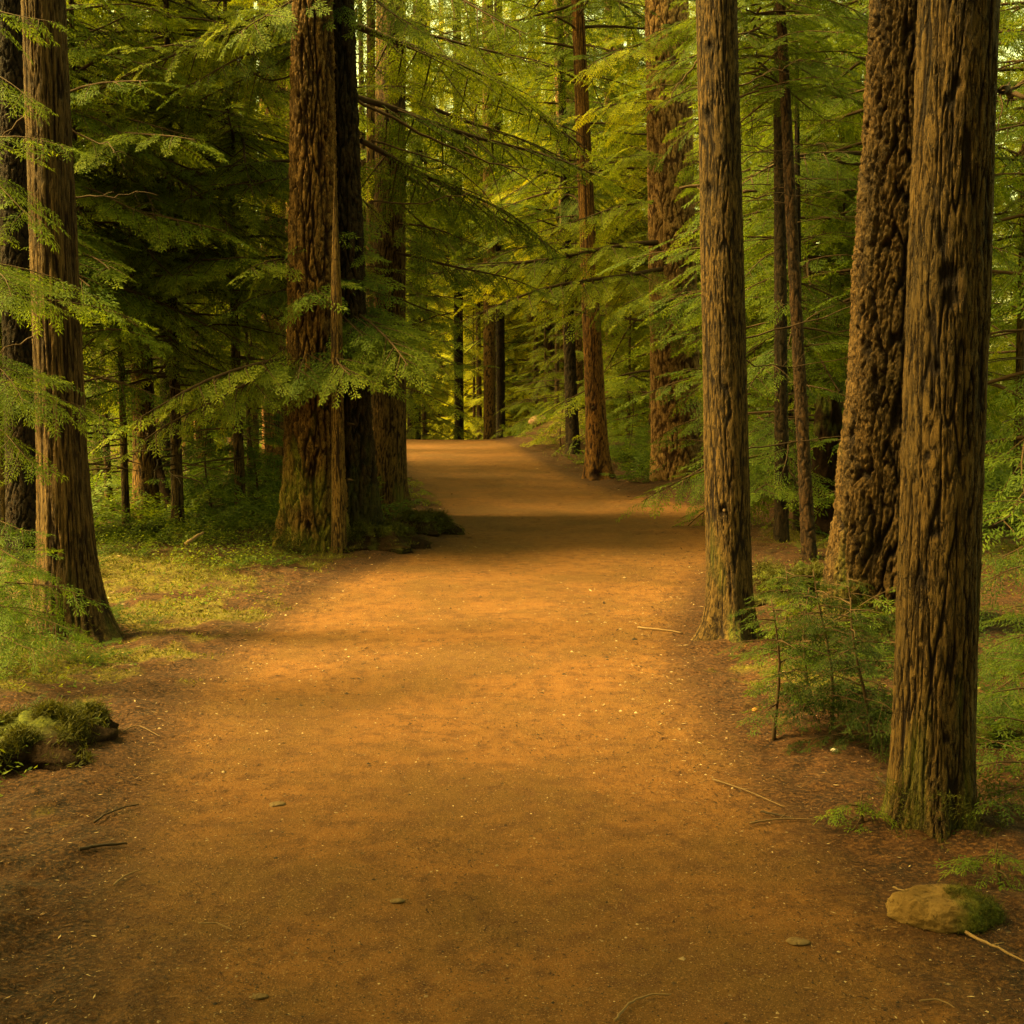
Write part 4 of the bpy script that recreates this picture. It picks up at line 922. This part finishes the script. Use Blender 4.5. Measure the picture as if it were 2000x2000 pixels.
def stump(label, loc, r, h, seed, rag=.1, moss=.8, tufts=3000, ts=.03):
    root = thing('stump', label, 'stump', loc); o, Vs, mo = stump_mesh('wood', root, r, h, seed, rag, moss * .45)
    if tufts:
        am_ = sstep(.1, .6, moss * .7 + .6 * perlin(Vs[:, 0] / .14, Vs[:, 1] / .14, Vs[:, 2] / .14, seed + 1) - .35) * (.25 + sstep(0, h, Vs[:, 2])) * (Vs[:, 2] > -.02) + 1e-5
        moss_tufts('moss_cushion', root, Vs, am_, tufts, ts, seed)
    return root
stump('dark rotten stump with grassy moss at the left edge of the path', gp(45, 1425), .20, .10, 3, .08, .8, 16000, .036)
stump('low mossy stump remnant close right of the dark rotten stump', gp(135, 1385), .10, .10, 5, .05, .8, 7000, .03)
stump('broad black snag standing behind the leaning brown stem', gp(1557, 1010), .17, 1.62, 7, .12, .1, 0)
stump('mossy mound of a stump right of the tan scaly trunk foot', gp(1490, 1135), .26, .26, 9, .12, 1.0, 6000, .045)
stump('dark hollow mossy root stump between the great fir and the path', gp(715, 1035), .26, .18, 11, .1, .8, 7000, .04)
stump('green mossy root knoll at the foot of the straight ridged brown trunk', gp(800, 1003), .22, .17, 13, .1, .9, 9000, .045)

def mossy_foot(root, r, n, seed, ts=.04):
    rng = np.random.RandomState(seed); a = rng.uniform(0, 6.28, 1500); q = rng.rand(1500) ** 1.6 * .22
    P = np.stack([np.cos(a) * (r * 1.12 + .10 * np.exp(-q / .06)), np.sin(a) * (r * 1.12 + .10 * np.exp(-q / .06)), q - .01], -1)
    moss_tufts('moss_cushion', root, P, sstep(-.1, .4, perlin(np.cos(a) * 2, np.sin(a) * 2, q * 6, seed)) + .05, n, ts, seed)
mossy_foot(front, .19, 3000, 5, .018); mossy_foot(bigfir, .50, 3000, 7, .05); mossy_foot(darkfir, .42, 2500, 17, .05); mossy_foot(cedar, .24, 900, 8, .035); mossy_foot(rfir, .45, 2000, 9, .04)
def log(name, label, cat, pts, r, seed, m=None, moss=0.):
    P = np.array(pts); P = catmull(P, 6); mb = MB(); n = len(P); Vt, Qt = tube(P, np.linspace(r, r * .7, n), 10)
    Vt = Vt + np.stack([perlin(Vt[:, 0] / .1, Vt[:, 1] / .1, Vt[:, 2] / .1, seed + q) for q in range(3)], -1) * r * .25
    c = P[0].copy(); o = link(name, make_mesh(name, Vt - c, Qt, [m or ROT], None, {'moss': np.full(len(Vt), moss), 'tint': np.full(len(Vt), .8)}, True), None, c); return tag(o, label, cat)
g = [gd(336, 15.2), at_depth(312, 925, 15.4), at_depth(288, 838, 15.7)]
log('leaning_log', 'broken log leaning against the dark splayed trunk', 'log', g, .075, 1)
log('fallen_log', 'mossy log lying across the dark floor left of the splayed trunk', 'log', [gp(175, 1025, .06), gp(240, 1020, .08), gp(300, 1012, .06)], .09, 2, None, .7)
log('wood_chunk', 'pale broken piece of wood on the leafy bank left of the path', 'wood', [gp(352, 1066, .18), gp(370, 1060, .20), gp(384, 1052, .22)], .018, 3, STICK)

def stick(label, pts, r, seed, tint=.8, fork=True, lift=.012):
    rng = np.random.RandomState(seed); P = catmull(np.array([gp(a, b, lift) for a, b in pts]), 5); n = len(P); P[1:-1, :2] += rng.normal(0, r * .5, (n - 2, 2)); mb = MB(); c = P[0].copy()
    Vt, Qt = tube(P - c, np.linspace(r, r * .45, n) * rng.uniform(.85, 1.15, n), 6); mb.add(Vt, Qt, 0, tint)
    if fork:
        k = n // 2; d = P[k + 1] - P[k]; d /= np.linalg.norm(d); d = np.array([d[0] * .7 - d[1] * .6, d[1] * .7 + d[0] * .6, .15]); l = np.linalg.norm(P[-1] - P[0]) * .2; s = np.linspace(0, 1, 4)[:, None]
        Vt, Qt = tube(P[k] - c + d * l * s, np.linspace(r * .5, r * .2, 4), 5); mb.add(Vt, Qt, 0, tint)
    o = link('stick', mb.mesh('stick', [STICK], True), None, c); return tag(o, label, 'stick', 'fallen sticks')
stick('curved pale stick on the path at the bottom of the picture', [(1160, 1932), (1185, 1905), (1225, 1893), (1266, 1885)], .0045, 1, .75, False)
stick('long pale stick running past the right end of the boulder', [(1822, 1788), (1870, 1812), (1940, 1842)], .006, 2, .95)
stick('pale straight stick on the path left of the tan scaly trunk foot', [(1203, 1188), (1245, 1192), (1288, 1198)], .008, 3, .8, False)
stick('bent pale stick on the dark left edge of the near path', [(215, 1690), (240, 1668), (266, 1655)], .004, 4, .8, False)
stick('dark thick stick in the litter low on the left', [(150, 1618), (190, 1616), (240, 1606)], .008, 5, .1, False)
stick('forked dark stick in the left litter below the rotten stump', [(178, 1560), (215, 1545), (262, 1525)], .005, 6, .15)
stick('thin pale stick lying flat below the dark rotten stump', [(115, 1425), (150, 1417), (205, 1416)], .004, 7, .9, False)
stick('slim brown stick sticking out of the litter above the boulder', [(1685, 1690), (1720, 1712), (1780, 1733)], .004, 8, .7)
stick('dark stick arching beside the moss of the foremost trunk', [(1655, 1485), (1680, 1510), (1698, 1560)], .006, 9, .05, False)
stick('thin brown stick in the litter at the right path edge level with the foremost trunk', [(1415, 1565), (1470, 1562), (1545, 1560)], .004, 10, .65)
stick('dark stick pointing at the path from the right litter', [(1435, 1544), (1470, 1550), (1500, 1556)], .005, 11, .1)
stick('faint thin stick on the left of the near path', [(375, 1752), (410, 1757), (440, 1763)], .003, 12, .7, False)
stick('faint thin stick on the path at the lower right', [(1735, 1900), (1770, 1910), (1800, 1925)], .003, 13, .7, False)
stick('pale twig on the left litter near the cedar side of the path', [(230, 1390), (262, 1375), (300, 1395)], .004, 14, .6)
stick('brown stick across the right litter under the saplings', [(1345, 1480), (1400, 1500), (1480, 1535)], .004, 15, .55)
log('fallen_log', 'dark log on the floor right of the foremost trunk', 'log', [gp(1850, 1425, .05), gp(1900, 1418, .05), gp(1990, 1420, .05)], .05, 5, None, .2)
